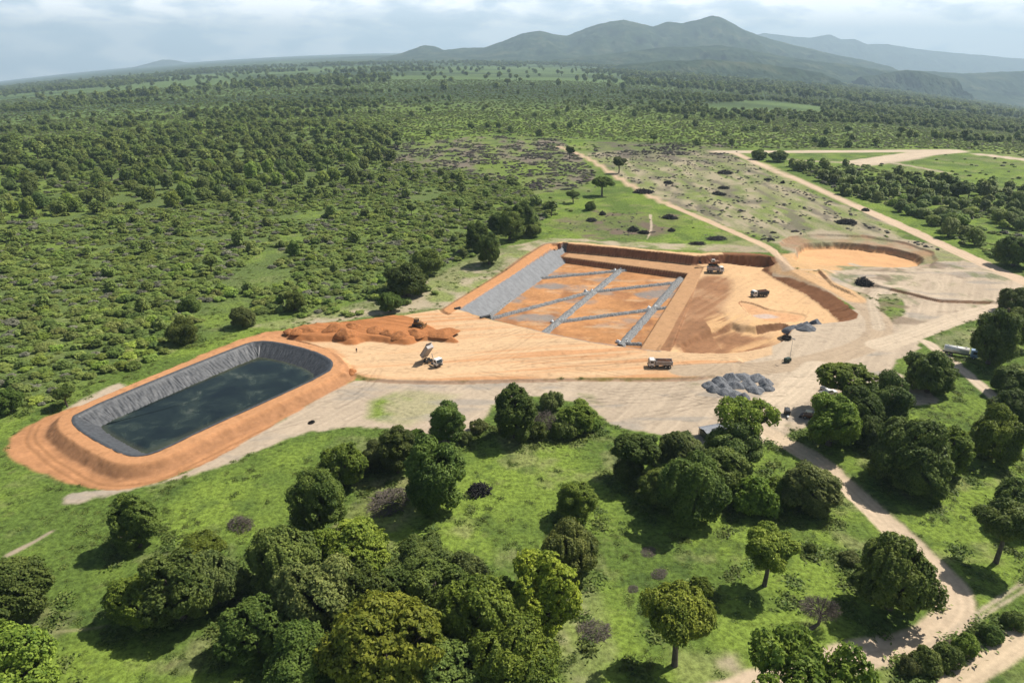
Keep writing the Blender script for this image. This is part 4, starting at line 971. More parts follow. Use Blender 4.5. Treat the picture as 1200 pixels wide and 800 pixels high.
# right side
T_(990, 442, 66, 'tree', 'light crowned tree over the parked cars', YEL, .75)
T_(1038, 466, 58, 'dome', 'round tree at the right of the yard clump', GRN, 1.1)
T_(1008, 480, 50, 'dome', 'shaded tree in the middle of the yard clump', DRK, 1.1)
T_(976, 494, 62, 'dome', 'bright headed tree at the front of the yard clump', BRT, 1.1)
T_(1022, 506, 40, 'dome', 'low dark tree at the foot of the yard clump', DRK, 1.0)
T_(1092, 436, 56, 'dome', 'single round tree between the yard and the tank truck', GRN, 1.0)
T_(1066, 530, 76, 'dome', 'lumpy broad tree on the meadow beyond the track', GRN, 1.15)
T_(1084, 556, 60, 'dome', 'dark low side of the clump beyond the track', DRK, .9)
T_(1116, 528, 50, 'tall', 'pale slender tree at the right of the lumpy broad tree', YEL, .9)
T_(1168, 508, 60, 'dome', 'yellow topped tree on the right meadow', YEL, 1.15)
T_(1190, 480, 48, 'dome', 'tree behind the yellow topped tree, at the photo edge', GRN, 1.0)
T_(1184, 446, 40, 'dome', 'dark tree below the tank truck, at the photo edge', DRK, .9)
T_(1166, 396, 52, 'tall', 'tall dark tree sheltering the tank truck', DRK, 1.05)
T_(1194, 385, 40, 'tall', 'tree behind the tall dark tree, at the photo edge', DRK, 1.0)
T_(1190, 352, 34, 'dome', 'round tree beside the east road at the photo edge', GRN, .9)
T_(1192, 294, 40, 'dome', 'round dark tree beyond the straight road at the photo edge', DRK, .95)
# edge of the scrub above the pond
for a in [(75, 461, 26, 'tree', 'small tree at the corner of the pond embankment', GRN, .8), (213, 387, 34, 'dome', 'round tree on the scrub edge above the middle of the pond', GRN, .95), (284, 372, 27, 'dome', 'round tree on the scrub edge above the far pond corner', GRY, .9), (345, 353, 25, 'dome', 'round tree casting a shadow on grass behind the red heap', GRN, 1.0), (457, 354, 29, 'dome', 'dark tree behind the red heap, next to the pad', DRK, .85), (477, 328, 50, 'dome', 'broad bright tree nearest the square pit on its left', GRN, .85), (499, 308, 34, 'dome', 'dark oval tree left of the pair beside the pit', DRK, .9), (573, 294, 30, 'tall', 'dark tree of the pair beside the pit, in front', DRK, 1.0), (560, 281, 30, 'tall', 'dark tree of the pair beside the pit, behind', DRK, .9), (597, 266, 34, 'tall', 'dark tree in the row leading to the pit, near end', DRK, .85), (612, 253, 30, 'tall', 'dark tree in the row leading to the pit, middle', DRK, .85), (584, 262, 24, 'tall', 'dark tree in the row leading to the pit, left', DRK, .8), (624, 273, 20, 'dome', 'low dark tree at the end of the row by the pit', DRK, .8), (222, 356, 26, 'bush', 'round bush inside the scrub above the pond', GRN, 1.2), (344, 291, 15, 'tall', 'small dark columnar tree in the grass gap of the scrub', DRK, 1.0), (706, 214, 26, 'tree', 'bright tree on the left of the winding track', BRT, .7), (726, 190, 17, 'tree', 'grey tree right on the bend of the winding track', GRY, .9), (672, 228, 16, 'tree', 'small round tree on the bright grass by the winding track', GRN, .75), (691, 242, 14, 'bush', 'small dark bush on the bright grass by the winding track', DRK, 1.3), (668, 176, 12, 'tree', 'small dark tree beside the far end of the winding track', DRK, 1.0), (1106, 212, 22, 'dome', 'round dark tree in the pasture beyond the straight road, upper of two', DRK, .95), (1122, 222, 20, 'dome', 'round dark tree in the pasture beyond the straight road, lower of two', DRK, .9), (890, 181, 17, 'dome', 'dark bush where the straight road forks', DRK, .7), (912, 183, 22, 'dome', 'dark low clump beside the road fork', DRK, .6), (7, 470, 34, 'dome', 'dark tree at the left photo edge above the pond end', DRK, .9)]:
    nm = 'bush' if 'bush' in a[4] else 'tree'
    T_(a[0], a[1], a[2], a[3], a[4], a[5], a[6], cat=nm, name=nm)
# hedge between the two lower tracks
for px, py, w_, lab, tn in [(1086, 772, 40, 'leafy shrub at the low end of the track hedge', GRN), (1112, 768, 36, 'shrub in the track hedge, between the grey shrub and the low end', GRN), (1134, 756, 30, 'pale green shrub in the middle of the track hedge', BRT), (1163, 742, 28, 'dark shrub in the upper part of the track hedge', DRK), (1190, 726, 26, 'shrub at the upper end of the track hedge, by the photo edge', GRN), (1066, 780, 26, 'small shrub at the very start of the track hedge', GRY)]:
    T_(px, py, w_, 'bush', lab, tn, 1.3, cat='shrub', name='bush', group='shrubs of the track hedge')
# dead and grey bushes
def dead(px, py, wpx, label, mat=None, name='dead_bush', cat='dead bush', var=0, group=None, flat=1.0, src=None):
    p = G(px, py); r = wpx*MPP(px, py)*.5
    o = link(name, (src or DRYB)[var % 3], loc=(p.x, p.y, HZ(p.x, p.y)), rz=px*.7); o.scale = (r, r*.8, r*flat)
    tag(o, label, cat, group); return o
dead(282, 616, 40, 'grey leafless bush alone on the grass right of the oval tree', var=0)
dead(640, 497, 46, 'brown bare thicket in the strip below the yard', var=1, flat=1.2)
dead(1118, 757, 26, 'grey bare bush in the track hedge', var=2)
dead(996, 652, 24, 'grey bare bush before the big dark dome tree', var=2)
dead(455, 590, 70, 'pale dry scrub patch between the two large dark trees', var=0, flat=.6)
dead(545, 668, 34, 'brown dry bush right of the flat crowned tree', var=1, flat=.7)
dead(696, 740, 52, 'pale dead scrub beside the bright topped tree', var=2, flat=.5)
dead(773, 672, 26, 'low grey bush on the meadow above the spreading tree', var=0, flat=.5)
dead(742, 690, 18, 'tiny grey bush on the meadow left of the spreading tree', var=1, flat=.6)
dead(760, 646, 26, 'low grey bush under the shadow of the wood', var=1, flat=.4)
# leaning dead tree with purple grey twigs
p = G(953, 738); dt = empty('dead_tree', (p.x, p.y, HZ(p.x, p.y)), 0, 'leaning dead tree with curved trunk and purple grey twigs', 'dead tree')
tv, tf = tube([(-.9, -.2, -.1), (-.2, 0, .5), (.7, .1, 1.1), (.9, .2, 2.3), (1.0, .4, 3.2), (.5, .8, 4.3)], [.42, .36, .30, .26, .22, .14], 9); bv = [(tv, tf)]
for k in range(7):
    a = k*.9; e = np.array([.8+3.4*math.cos(a), .8+2.6*math.sin(a), 4.2+1.1*math.sin(a*2.3)])
    bv.append(tube([(.9, .4, 3.0), np.array([.9, .5, 3.4])*.5+e*.5+np.array([0, 0, .3]), e], [.16, .11, .03], 6))
tv, tf = merge(bv); link('trunk', mesh_np('trunk', tv, tf, M['bark'], True), dt)
rng = np.random.default_rng(77); pr = []
for k in range(1500):
    d = rng.normal(size=3); d /= np.linalg.norm(d); c = np.array([.9, .9, 3.9])+d*np.array([3.7, 2.8, 1.5])*rng.uniform(.35, 1)**.6; l = rng.uniform(.3, .8); e = d+rng.normal(0, .5, 3)
    pr.append(tube([c-e*l*.5, c+rng.normal(0, .05, 3), c+e*l*.5], [.035, .03, .012], 3))
tv, tf = merge(pr); link('twigs', mesh_np('twigs', tv, tf, M['twig'] if False else M['drywood']), dt)
# dry heaps left by the clearing
rng = np.random.default_rng(57); P = GP([(440, 172), (560, 160), (655, 166), (700, 205), (670, 235), (570, 208), (480, 198)])
n_ = 0
while n_ < 110:
    q = P.min(0)+rng.random(2)*(P.max(0)-P.min(0))
    if in_poly(q[:1], q[1:], P)[0] and vnoise(q[0]/25, q[1]/25, 759) > .35:
        o = link('brush_row', (DRYB if n_ % 3 else BRUSH)[n_ % 3], loc=(q[0], q[1], HZ(*q)), rz=rng.normal(.3, .5)); r = rng.uniform(2.2, 4.5); o.scale = (r*1.5, r*.8, r*.45)
        tag(o, 'grey brown heap of dry brush on the cleared land beyond the pit', 'brush heap', 'dry brush heaps on the cleared land'); n_ += 1
# charred piles
CH = [(1012, 333, 25, 'large black brush pile on the green island by the haul loop', .9), (992, 262, 24, 'black flat brush pile beside the straight road', .7), (903, 282, 11, 'small black brush pile above the winding track end', .6), (906, 273, 8, 'smallest black heap above the winding track end', .6), (922, 397, 15, 'black scrap heap under the gravel by the small wall', .9), (562, 577, 34, 'charred stumps beside the large dark tree', .8), (742, 271, 18, 'black charred pile with a pale log, left part', .8), (754, 274, 14, 'black charred pile beside the pale log, right part', .8), (785, 256, 20, 'dark brush pile on the bare patch, by the winding track', .6), (787, 271, 12, 'round dark brush heap behind the square pit', .8), (840, 281, 26, 'black spread brush above the cut bank', .35), (817, 289, 22, 'low dark brush on grass close to the cut bank', .35), (842, 228, 20, 'long dark brush heap in the middle of the cleared field', .5), (848, 221, 13, 'round dark brush heap in the middle of the cleared field', .7), (783, 215, 15, 'round dark brush heap nearest the winding track', .6), (850, 203, 24, 'long dark brush line at the far side of the cleared field', .4), (693, 259, 16, 'dark brush heap at the left of the bare patch', .7), (706, 252, 10, 'charred stump beside the tan log', 1.2), (754, 226, 26, 'dark thorny brush below the winding track', .5), (365, 495, 9, 'small black bush alone on the pale sand below the pond', .9), (900, 211, 12, 'dark stubby brush close to the straight road', .5), (917, 215, 7, 'dark upright stump beside the straight road', 1.3), (1014, 247, 9, 'dark upright stump at the road edge, near the flat black pile', 1.2)]
for k, (px, py, w_, lab, fl_) in enumerate(CH): dead(px, py, w_*1.1, lab, name='brush_pile', cat='brush pile', var=k, flat=fl_*1.7, src=BRUSH)
p = G(762, 273); MB().cyl((0, 0, 0), (3, .6, .1), .35, .25).build('fallen_log', M['drywood']); o = bpy.data.objects['fallen_log']; o.location = (p.x, p.y, HZ(p.x, p.y)+.3); tag(o, 'pale fallen log lying in the charred pile', 'log')

# ------------------------------------------------------------------ scattered trees, shrubs and woods
def scatter(px_poly, spacing, seed, dens=None, z=0, wob=14):
    P = GP(px_poly, z); rng = np.random.default_rng(seed)
    x0, y0 = P.min(0); x1, y1 = P.max(0); n = int((x1-x0)*(y1-y0)/spacing**2)
    x = rng.uniform(x0-20, x1+20, n); y = rng.uniform(y0-20, y1+20, n); k = in_poly(x+wob*fbm(x/28, y/28, 751, 3), y+wob*1.6*fbm(x/28, y/28, 753, 3), P)
    if dens is not None: k &= rng.random(n) < dens(x, y)
    x, y = x[k], y[k]; k = site_free(x, y)
    # only what the camera can see, with a margin
    vis = np.abs(x) < (y*math.cos(PITCH)+CAM_H*math.sin(PITCH))*.80+15
    k &= vis
    for R_, hw in ((R_track, 6), (R_main, 8), (R_top, 12), (R_top2, 16), (R_top3, 12)):
        D, _, _ = line_param(x, y, R_, 40); k &= D > hw
    return x[k], y[k]
def thin(x, y, r, dmin):
    """greedy spacing on a hash grid so that big crowns do not sit inside each other"""
    g = {}; keep = []
    for i in range(len(x)):
        c = (int(x[i]//dmin), int(y[i]//dmin)); ok = True
        for a in (-1, 0, 1):
            for b in (-1, 0, 1):
                for j in g.get((c[0]+a, c[1]+b), ()):
                    if (x[i]-x[j])**2+(y[i]-y[j])**2 < dmin*dmin: ok = False
        if ok: g.setdefault(c, []).append(i); keep.append(i)
    return np.array(keep, int)
rs = np.random.default_rng(99)
def not_near_trees(x, y, f=.9):
    k = np.ones(len(x), bool)
    for tx, ty, tr in TREES: k &= (x-tx)**2+(y-ty)**2 > (tr*f)**2
    return k
WOOD = [(-60, 262), (-60, 168), (60, 168), (150, 158), (260, 146), (420, 150), (470, 158), (455, 190), (400, 215), (300, 226), (200, 246), (130, 240), (60, 256)]
SCRUB = [(-120, 500), (-120, 262), (60, 256), (130, 240), (200, 246), (300, 226), (400, 215), (470, 190), (560, 205), (625, 225), (640, 245), (622, 280), (560, 300), (520, 320), (500, 332), (455, 352), (352, 366), (250, 388), (190, 412), (90, 455), (0, 492)]
RIGHTW = [(925, 196), (1000, 194), (1060, 206), (1110, 222), (1160, 222), (1260, 240), (1260, 345), (1195, 318), (1150, 296), (1100, 272), (1050, 250), (1000, 228), (955, 210)]
x, y = scatter(WOOD, 9, 1, lambda x, y: .9*sstep(-.55, -.1, fbm(x/40, y/40, 701, 3)))
k = thin(x, y, None, 11.0); wx, wy = x[k], y[k]
x, y = scatter(RIGHTW, 6, 2, lambda x, y: .9*sstep(-.4, .1, fbm(x/45, y/45, 703, 3)))
k = thin(x, y, None, 6.3); k = k[not_near_trees(x[k], y[k])]; rx_, ry_ = x[k], y[k]
def plant(mesh_, x, y, R, zs, tint, name, label, cat, group):
    o = link(name, mesh_, loc=(x, y, HZ(x, y)-.08), rz=rs.uniform(0, 6.28)); o.scale = (R, R, R*zs); o.color = (*tint, 1); tag(o, label, cat, group)
TINTS = [GRN, (.8, .85, .8), (1.12, 1.15, .95), (1.22, 1.26, .9), (.7, .75, .8), (1.1, 1.05, 1.2)]
def pick(): return TINTS[rs.integers(len(TINTS))]
ordw = np.argsort(wy); nW = 150
for q in ordw[:nW]: plant(MID_TREE[rs.integers(6)], wx[q], wy[q], rs.uniform(4.2, 6.2), rs.uniform(.85, 1.15), pick(), 'tree', 'round crowned tree in the open wood beyond the scrub', 'tree', 'trees of the open wood beyond the scrub')
ordr = np.argsort(ry_); nR_ = 85
for q in ordr[:nR_]: plant(MID_TREE[rs.integers(6)], rx_[q], ry_[q], rs.uniform(3.2, 5.4), rs.uniform(.8, 1.1), pick(), 'tree', 'dark bushy tree in the thicket beyond the straight road', 'tree', 'trees of the thicket beyond the straight road')
STUFF = {k_: [] for k_ in ('wood', 'scrub')}      # x, y, z, scale, proto
for q in ordw[nW:]: STUFF['wood'].append((wx[q], wy[q], rs.uniform(4.2, 6.5)))
for q in ordr[nR_:]: STUFF['wood'].append((rx_[q], ry_[q], rs.uniform(3.2, 5.4)))
# scrub: nearest 290 single, the rest one mass
gap = lambda x, y: sstep(-.44, -.12, fbm(x/30, y/18, 709, 3)-.5*np.exp(-(((x-G(300, 320).x)*.8+(y-G(300, 320).y)*.25)/22)**2)*((x > G(250, 340).x)))
x, y = scatter(SCRUB, 2.0, 3, gap); k = thin(x, y, None, 2.6); x, y = x[k], y[k]; k = not_near_trees(x, y); x, y = x[k], y[k]
SCR = np.stack([x, y], 1)
sc_R = 1.7+1.7*rs.random(len(SCR))**1.6+1.0*np.clip(fbm(SCR[:, 0]/25, SCR[:, 1]/25, 711, 2), -1, 1)
x2, y2 = scatter([(-120, 560), (0, 505), (60, 488), (0, 492), (-120, 500)], 6, 4)
dist_ = np.hypot(SCR[:, 0], SCR[:, 1]); inview = (np.abs(SCR[:, 0]) < .70*(SCR[:, 1]*math.cos(PITCH)+CAM_H*math.sin(PITCH)))
sc_R = np.maximum(sc_R, .7); size_ = np.where(inview, sc_R/dist_, 0); o_ = np.argsort(-size_); big = set(o_[:285].tolist())
for i in range(len(SCR)):
    if i in big: plant(MID_SHRUB[rs.integers(6)], SCR[i, 0], SCR[i, 1], sc_R[i], rs.uniform(.55, .95), (pick() if rs.random() > .14 else (1.15, 1.02, 1.2)), 'shrub', 'large leafy shrub among the scrub between pond and open wood', 'shrub', 'large shrubs of the scrub above the pond')
    elif rs.random() < .035: STUFF['wood'].append((SCR[i, 0], SCR[i, 1], sc_R[i]*1.25))
    else: STUFF['scrub'].append((SCR[i, 0], SCR[i, 1], max(.7, sc_R[i])))
# small shrubs under and between the wood's trees, and round the right thicket
for poly, sp, sd_, lo_, hi_, dn in ((WOOD, 5, 5, 1.6, 3.4, .75), (RIGHTW, 3.5, 6, 1.3, 3.0, .8), ([(430, 172), (560, 158), (700, 164), (700, 205), (660, 235), (560, 207), (470, 198)], 6, 7, .8, 2.2, .42), ([(690, 182), (850, 178), (1000, 250), (1100, 296), (1000, 280), (900, 285), (760, 240)], 9, 8, .5, 1.4, .35),
        ([(1000, 192), (1110, 178), (1260, 195), (1260, 240), (1160, 222), (1060, 206)], 8, 9, 1.0, 2.6, .35), ([(640, 250), (700, 235), (850, 270), (890, 290), (650, 282)], 6, 10, .4, 1.2, .3), ([(600, 230), (640, 205), (700, 205), (720, 240), (640, 262), (625, 270)], 6, 12, .8, 2.0, .35)):
    x, y = scatter(poly, sp, sd_, lambda x, y: dn*sstep(-.5, .2, fbm(x/20, y/20, 713+sd_, 3)))
    k = not_near_trees(x, y, .7); x, y = x[k], y[k]
    for i in range(len(x)): STUFF['scrub'].append((x[i], y[i], rs.uniform(lo_, hi_)))
# middle distance 560 m to 2 km: scrub with belts of trees
def belt(xr, y0, y1, n, seed, fn):
    rng = np.random.default_rng(seed); y = np.sqrt(rng.uniform(y0**2, y1**2, n)); x = rng.uniform(-.80, .80, n)*(y+40)
    k = rng.random(n) < fn(x, y); x, y = x[k], y[k]
    ex = np.zeros(len(x), bool)
    for poly in (WOOD, SCRUB, RIGHTW, [(430, 172), (560, 158), (700, 164), (846, 174), (1118, 174), (1260, 190), (1400, 420), (640, 420), (300, 420)]): ex |= in_poly(x, y, GP(poly))
    k = ~ex
    for R_, hw in ((R_top, 14), (R_top3, 14), (R_top2, 16)):
        D, _, _ = line_param(x, y, R_, 60); k &= D > hw
    clear = in_poly(x, y, GP([(825, 117), (900, 107), (965, 112), (960, 124), (830, 127)])); k &= ~clear
    return x[k], y[k]
forest = lambda x, y: sstep(.10, .34, fbm(x/380, y/130, 721, 4)+.22*sstep(0, 500, x)*sstep(600, 900, y))
x, y = belt(0, 430, 1250, 60000, 21, lambda x, y: .45+.45*sstep(-.3, .2, fbm(x/90, y/60, 723, 3)))
for i in range(len(x)): STUFF['scrub'].append((x[i], y[i], rs.uniform(1.0, 2.3)))
x, y = belt(0, 520, 1900, 30000, 22, lambda x, y: .012+.36*forest(x, y))
for i in range(len(x)): STUFF['wood'].append((x[i], y[i], rs.uniform(3.4, 5.6)))
x, y = belt(0, 1250, 2600, 44000, 23, lambda x, y: .7+0*x)
for i in range(len(x)): STUFF['scrub'].append((x[i], y[i], rs.uniform(1.8, 3.4)))
x, y = belt(0, 1900, 6400, 66000, 24, lambda x, y: .015+.45*forest(x*.6, y*.5))
for i in range(len(x)): STUFF['wood'].append((x[i], y[i], rs.uniform(7, 11)))
def instancer(name, pts, protos, label):
    me = bpy.data.meshes.new(name); n = len(pts); A = np.array(pts)
    zz = np.array([HZ(a, b) for a, b, c in pts])-.1
    me.vertices.add(n); me.vertices.foreach_set('co', np.stack([A[:, 0], A[:, 1], zz], 1).astype(np.float32).ravel())
    rg = np.random.default_rng(5)
    a = me.attributes.new('pick', 'INT', 'POINT'); a.data.foreach_set('value', rg.integers(0, len(protos), n).astype(np.int32))
    a = me.attributes.new('turn', 'FLOAT_VECTOR', 'POINT'); a.data.foreach_set('vector', np.stack([np.zeros(n), np.zeros(n), rg.uniform(0, 6.28, n)], 1).astype(np.float32).ravel())
    a = me.attributes.new('size', 'FLOAT_VECTOR', 'POINT'); a.data.foreach_set('vector', np.stack([A[:, 2], A[:, 2], A[:, 2]*(rg.uniform(.85, 1.2, n) if name == 'woodland' else rg.uniform(.42, .80, n))], 1).astype(np.float32).ravel())
    o = link(name, me)
    c = bpy.data.collections.new(name+'_kinds')
    for i, m_ in enumerate(protos): c.objects.link(bpy.data.objects.new('%s_kind_%02d' % (name, i), m_))
    ng = bpy.data.node_groups.new(name, 'GeometryNodeTree')
    ng.interface.new_socket('Geometry', in_out='INPUT', socket_type='NodeSocketGeometry'); ng.interface.new_socket('Geometry', in_out='OUTPUT', socket_type='NodeSocketGeometry')
    gi = ng.nodes.new('NodeGroupInput'); go = ng.nodes.new('NodeGroupOutput'); ip = ng.nodes.new('GeometryNodeInstanceOnPoints'); ci = ng.nodes.new('GeometryNodeCollectionInfo')
    ci.inputs['Collection'].default_value = c; ci.inputs['Separate Children'].default_value = True; ci.inputs['Reset Children'].default_value = True
    ip.inputs['Pick Instance'].default_value = True
    def na(nm, t):
        q = ng.nodes.new('GeometryNodeInputNamedAttribute'); q.data_type = t; q.inputs['Name'].default_value = nm
        return [s for s in q.outputs if s.enabled and s.name == 'Attribute'][0]
    K = ng.links.new
    K(gi.outputs[0], ip.inputs['Points']); K(ci.outputs[0], ip.inputs['Instance']); K(na('pick', 'INT'), ip.inputs['Instance Index']); K(na('turn', 'FLOAT_VECTOR'), ip.inputs['Rotation']); K(na('size', 'FLOAT_VECTOR'), ip.inputs['Scale']); K(ip.outputs[0], go.inputs[0])
    md = o.modifiers.new('scatter', 'NODES'); md.node_group = ng
    tag(o, label, None, None, 'stuff'); return o
instancer('woodland', STUFF['wood'], LOW_TREE, 'far woods spreading to the hills')
instancer('scrub', STUFF['scrub'], LOW_SHRUB, 'low scrub covering the plain')
bw = []
rng = np.random.default_rng(63)
for poly, n_, lo_, hi_, cl in (([(430, 174), (560, 158), (662, 164), (700, 205), (665, 240), (570, 208), (480, 198)], 5600, .6, 2.0, 16), ([(660, 180), (846, 176), (930, 215), (1010, 250), (1100, 293), (1000, 272), (900, 285), (850, 265), (760, 228), (700, 190)], 2300, .3, 1.4, 10), ([(690, 168), (850, 168), (870, 182), (700, 182)], 900, .8, 2.0, 20), ([(640, 262), (700, 248), (790, 250), (800, 264), (760, 282), (700, 284)], 260, .3, .9, 8)):
    P = GP(poly); q = P.min(0)+rng.random((n_*2, 2))*(P.max(0)-P.min(0)); k = in_poly(q[:, 0], q[:, 1], P) & (rng.random(len(q)) < sstep(-.15, .3, fbm(q[:, 0]/cl, q[:, 1]/cl, 765, 3))) & site_free(q[:, 0], q[:, 1])
    for R_, hw in ((R_track, 5), (R_main, 7)):
        D, _, _ = line_param(q[:, 0], q[:, 1], R_, 40); k &= D > hw
    q = q[k]; bw += [(a, b, rng.uniform(lo_, hi_)) for a, b in q]
instancer('brushwood', bw, [small_proto('brush', 'bush', 2500+i, 240, .2, M['drytwig'] if i < 2 else M['twig']) for i in range(5)], 'grey brushwood and stubble on the cleared fields')
# weeds and tufts on the near meadows
wd = []
M['weed'] = leaf_material('weeds', (.07, .115, .024), (.20, .25, .06), .3)
rng = np.random.default_rng(31)
V_, F_ = None, None
def tuft(seed, n, h, mat, spread):
    rg = np.random.default_rng(seed); C = np.stack([rg.normal(0, spread, n), rg.normal(0, spread, n), rg.uniform(.1, 1, n)*h], 1); Nr = rg.normal(0, .6, (n, 3)); Nr[:, 2] += .9; Nr /= np.linalg.norm(Nr, axis=1, keepdims=True)
    V_, F_ = leaf_quads(C, Nr, .22, rg, .45); t = np.repeat(np.clip(rg.normal(.5, .25, n), 0, 1), 4); return leaf_mesh('tuft', V_, F_, t, [mat])
TUFT = [tuft(3000+i, 90, .5, M['weed'], .5) for i in range(3)]
skirt = [(tx+1.05*tr*math.cos(a), ty+.95*tr*math.sin(a), s_) for tx, ty, tr in TREES if ty < 240 for a, s_ in zip(rng.uniform(0, 6.28, 16), rng.uniform(.7, 2.2, 16)) if site_free(np.array([tx+1.05*tr*math.cos(a)]), np.array([ty+.95*tr*math.sin(a)]))[0]]
n = 34000; y = np.sqrt(rng.uniform(78**2, 330**2, n)); x = rng.uniform(-.78, .78, n)*(y*math.cos(PITCH)+CAM_H*math.sin(PITCH))
k = (rng.random(n) < .12+.75*sstep(.0, .45, fbm(x/8, y/8, 741, 4)+.2*fbm(x/40, y/40, 743, 2))) & site_free(x, y); x, y = x[k], y[k]
print('tufts', len(x), 'scrub', len(STUFF['scrub']), 'wood', len(STUFF['wood']))
instancer('undergrowth', [(x[i], y[i], rng.uniform(.3, 1.0)) for i in range(len(x))]+skirt, TUFT, 'weeds and tall grass on the meadows')
# ------------------------------------------------------------------ vehicles
def wheel(parent, x, y, r, w_, two=False):
    mb = MB().cyl((x, y-w_/2, r), (x, y+w_/2, r), r, n=20); wl = mb.build('wheel', M['rubber'], parent)
    MB().cyl((x, y-w_/2-.02, r), (x, y+w_/2+.02, r), r*.55, n=14).build('rim', M['steel'], wl)
def dump_truck(loc, rz, label, cabm, bedm, load=None, tilt=0.0, group='dump trucks on the site'):
    t = empty('dump_truck', loc, rz, label, 'dump truck', group)
    mb = MB()
    for s in (-1, 1): mb.box((-.3, s*.42, .95), (7.6, .16, .26))
    for xx in (-3.6, -1.2, 1.2, 3.0): mb.box((xx, 0, .95), (.2, .8, .2))
    mb.box((.9, -.95, .75), (1.1, .5, .55), bev=.06); mb.box((.9, .95, .75), (1.1, .5, .55), bev=.06)
    mb.build('chassis', M['black'], t)
    cab = MB().prism([(1.75, .75), (3.55, .75), (3.62, 1.55), (3.30, 2.75), (3.1, 2.88), (1.85, 2.88), (1.75, 2.75)], -1.2, 1.2).build('cab', cabm, t)
    MB().prism([(3.635, 1.60), (3.66, 1.60), (3.36, 2.62), (3.335, 2.62)], -1.05, 1.05).build('windscreen', M['glass'], cab)
    for s in (-1, 1):
        MB().box((2.55, s*1.205, 2.1), (1.0, .03, .75), bev=.01).build('side_window', M['glass'], cab)
        MB().box((3.45, s*1.42, 2.05), (.12, .26, .5), bev=.02).build('mirror', M['black'], cab)
        MB().cyl((3.56, s*.85, 1.05), (3.63, s*.85, 1.05), .16, n=12).build('headlight', M['steel'], cab)
    MB().box((3.62, 0, .72), (.22, 2.4, .38), bev=.05).build('bumper', M['black'], t); MB().box((3.6, 0, 1.25), (.06, 1.3, .42), bev=.01).build('grille', M['black'], cab)
    # tipping body: an open tub hinged at the rear
    b = empty('tipping_body', (-4.0, 0, 1.15), 0); b.parent = t
    mb = MB(); mb.box((2.75, 0, .06), (5.5, 2.4, .12))
    for s in (-1, 1):
        mb.box((2.75, s*1.2, .66), (5.5, .1, 1.2))
        for q in range(6): mb.box((.3+q*1.0, s*1.29, .62), (.1, .09, 1.1))
        mb.box((2.75, s*1.26, 1.28), (5.6, .2, .12))
    mb.box((5.5, 0, .8), (.1, 2.5, 1.6)); mb.box((5.9, 0, 1.55), (.9, 2.3, .08)); mb.box((0, 0, .62), (.1, 2.3, 1.05))
    tub = mb.build('tub', bedm, t)
    tub.location = (-4.0, 0, 1.15); tub.rotation_euler = (0, -tilt, 0); bpy.data.objects.remove(b)
    if load is not None: link('load', lump_mesh('load', 2.75, .95, 811, load, 26, .44, .4), t, loc=(-1.25, 0, 2.05))
    if tilt: MB().cyl((.6, 0, 1.1), (.6-2.0*math.sin(tilt)*.55, 0, 1.1+4.3*math.sin(tilt)*.75), .12).build('hoist_ram', M['steel'], t)
    for s in (-1, 1):
        wheel(t, 2.6, s*1.05, .52, .34); wheel(t, -1.9, s*.92, .52, .60); wheel(t, -3.15, s*.92, .52, .60)
    MB().box((-4.15, 0, .8), (.08, 2.2, .18)).build('tail_bar', M['black'], t)
    return t
def at_px(rear, front, z=0.0):
    a, b = G(*rear, z), G(*front, z); c = (a+b)/2
    return (c.x, c.y), math.atan2(b.y-a.y, b.x-a.x)
def put(rear, front, z=.6):
    (x, y), rz = at_px(rear, front, z); return (x, y, HZ(x, y)), rz
l, r = put((499.5, 423), (515, 430)); dump_truck(l, r, 'white tipping truck with its grey bed raised high on the pad', M['white'], M['bed'], None, math.radians(52))
l, r = put((787, 430), (758, 429.5)); dump_truck(l, r, 'white cab dump truck loaded with brown soil below the square pit', M['white'], M['bed'], M['load'])
l, r = put((901, 345.5), (878, 348), -2.0); dump_truck(l, r, 'white cab dump truck with a black bed alone on the upper dig floor', M['white'], M['darkbed'], M['load'])
l, r = put((826, 319.5), (851, 320), -2.5); dump_truck(l, r, 'dump truck being loaded by the excavator under the cut bank', M['white'], M['bed'], M['load'])
def tracks(t, L_, w_, g_, r=.42, m='black'):
    for s in (-1, 1):
        mb = MB(); y0 = s*g_-w_/2; y1 = s*g_+w_/2
        pf = [(-L_/2+r*math.cos(a), r+r*math.sin(a)) for a in np.linspace(PI/2, 1.5*PI, 9)]+[(L_/2+r*math.cos(a), r+r*math.sin(a)) for a in np.linspace(-PI/2, PI/2, 9)]
        mb.prism(pf, y0, y1)
        for q in range(14): mb.box((-L_/2+q*L_/13, s*g_, 2*r+.02), (.12, w_*1.02, .06))
        mb.build('crawler_track', M['black'], t)
def arm_piece(pts, w_, mat, name, parent): return MB().prism(pts, -w_/2, w_/2).build(name, mat, parent)
# excavator behind the loaded truck
p = G(836, 311.5, -2.0); ex = empty('excavator', (p.x, p.y, HZ(p.x, p.y)), PI, 'orange excavator with white cab loading a truck at the cut bank', 'excavator')
tracks(ex, 3.6, .6, 1.2)
mb = MB(); mb.box((0, 0, 1.05), (2.2, 1.9, .35)); mb.cyl((0, 0, 1.15), (0, 0, 1.4), .9, n=24); mb.build('undercarriage', M['black'], ex)
hs = MB().prism([(-2.6, 1.4), (1.4, 1.4), (1.5, 2.3), (-2.2, 2.6), (-2.7, 2.2)], -1.4, 1.4).build('engine_house', M['orange'], ex)
MB().box((-2.45, 0, 1.95), (.5, 2.7, 1.0), bev=.12).build('counterweight', M['black'], hs)
cb2 = MB().prism([(-.2, 2.3), (1.5, 2.3), (1.6, 2.9), (1.3, 3.5), (-.2, 3.5)], .35, 1.35).build('cab', M['white'], ex)
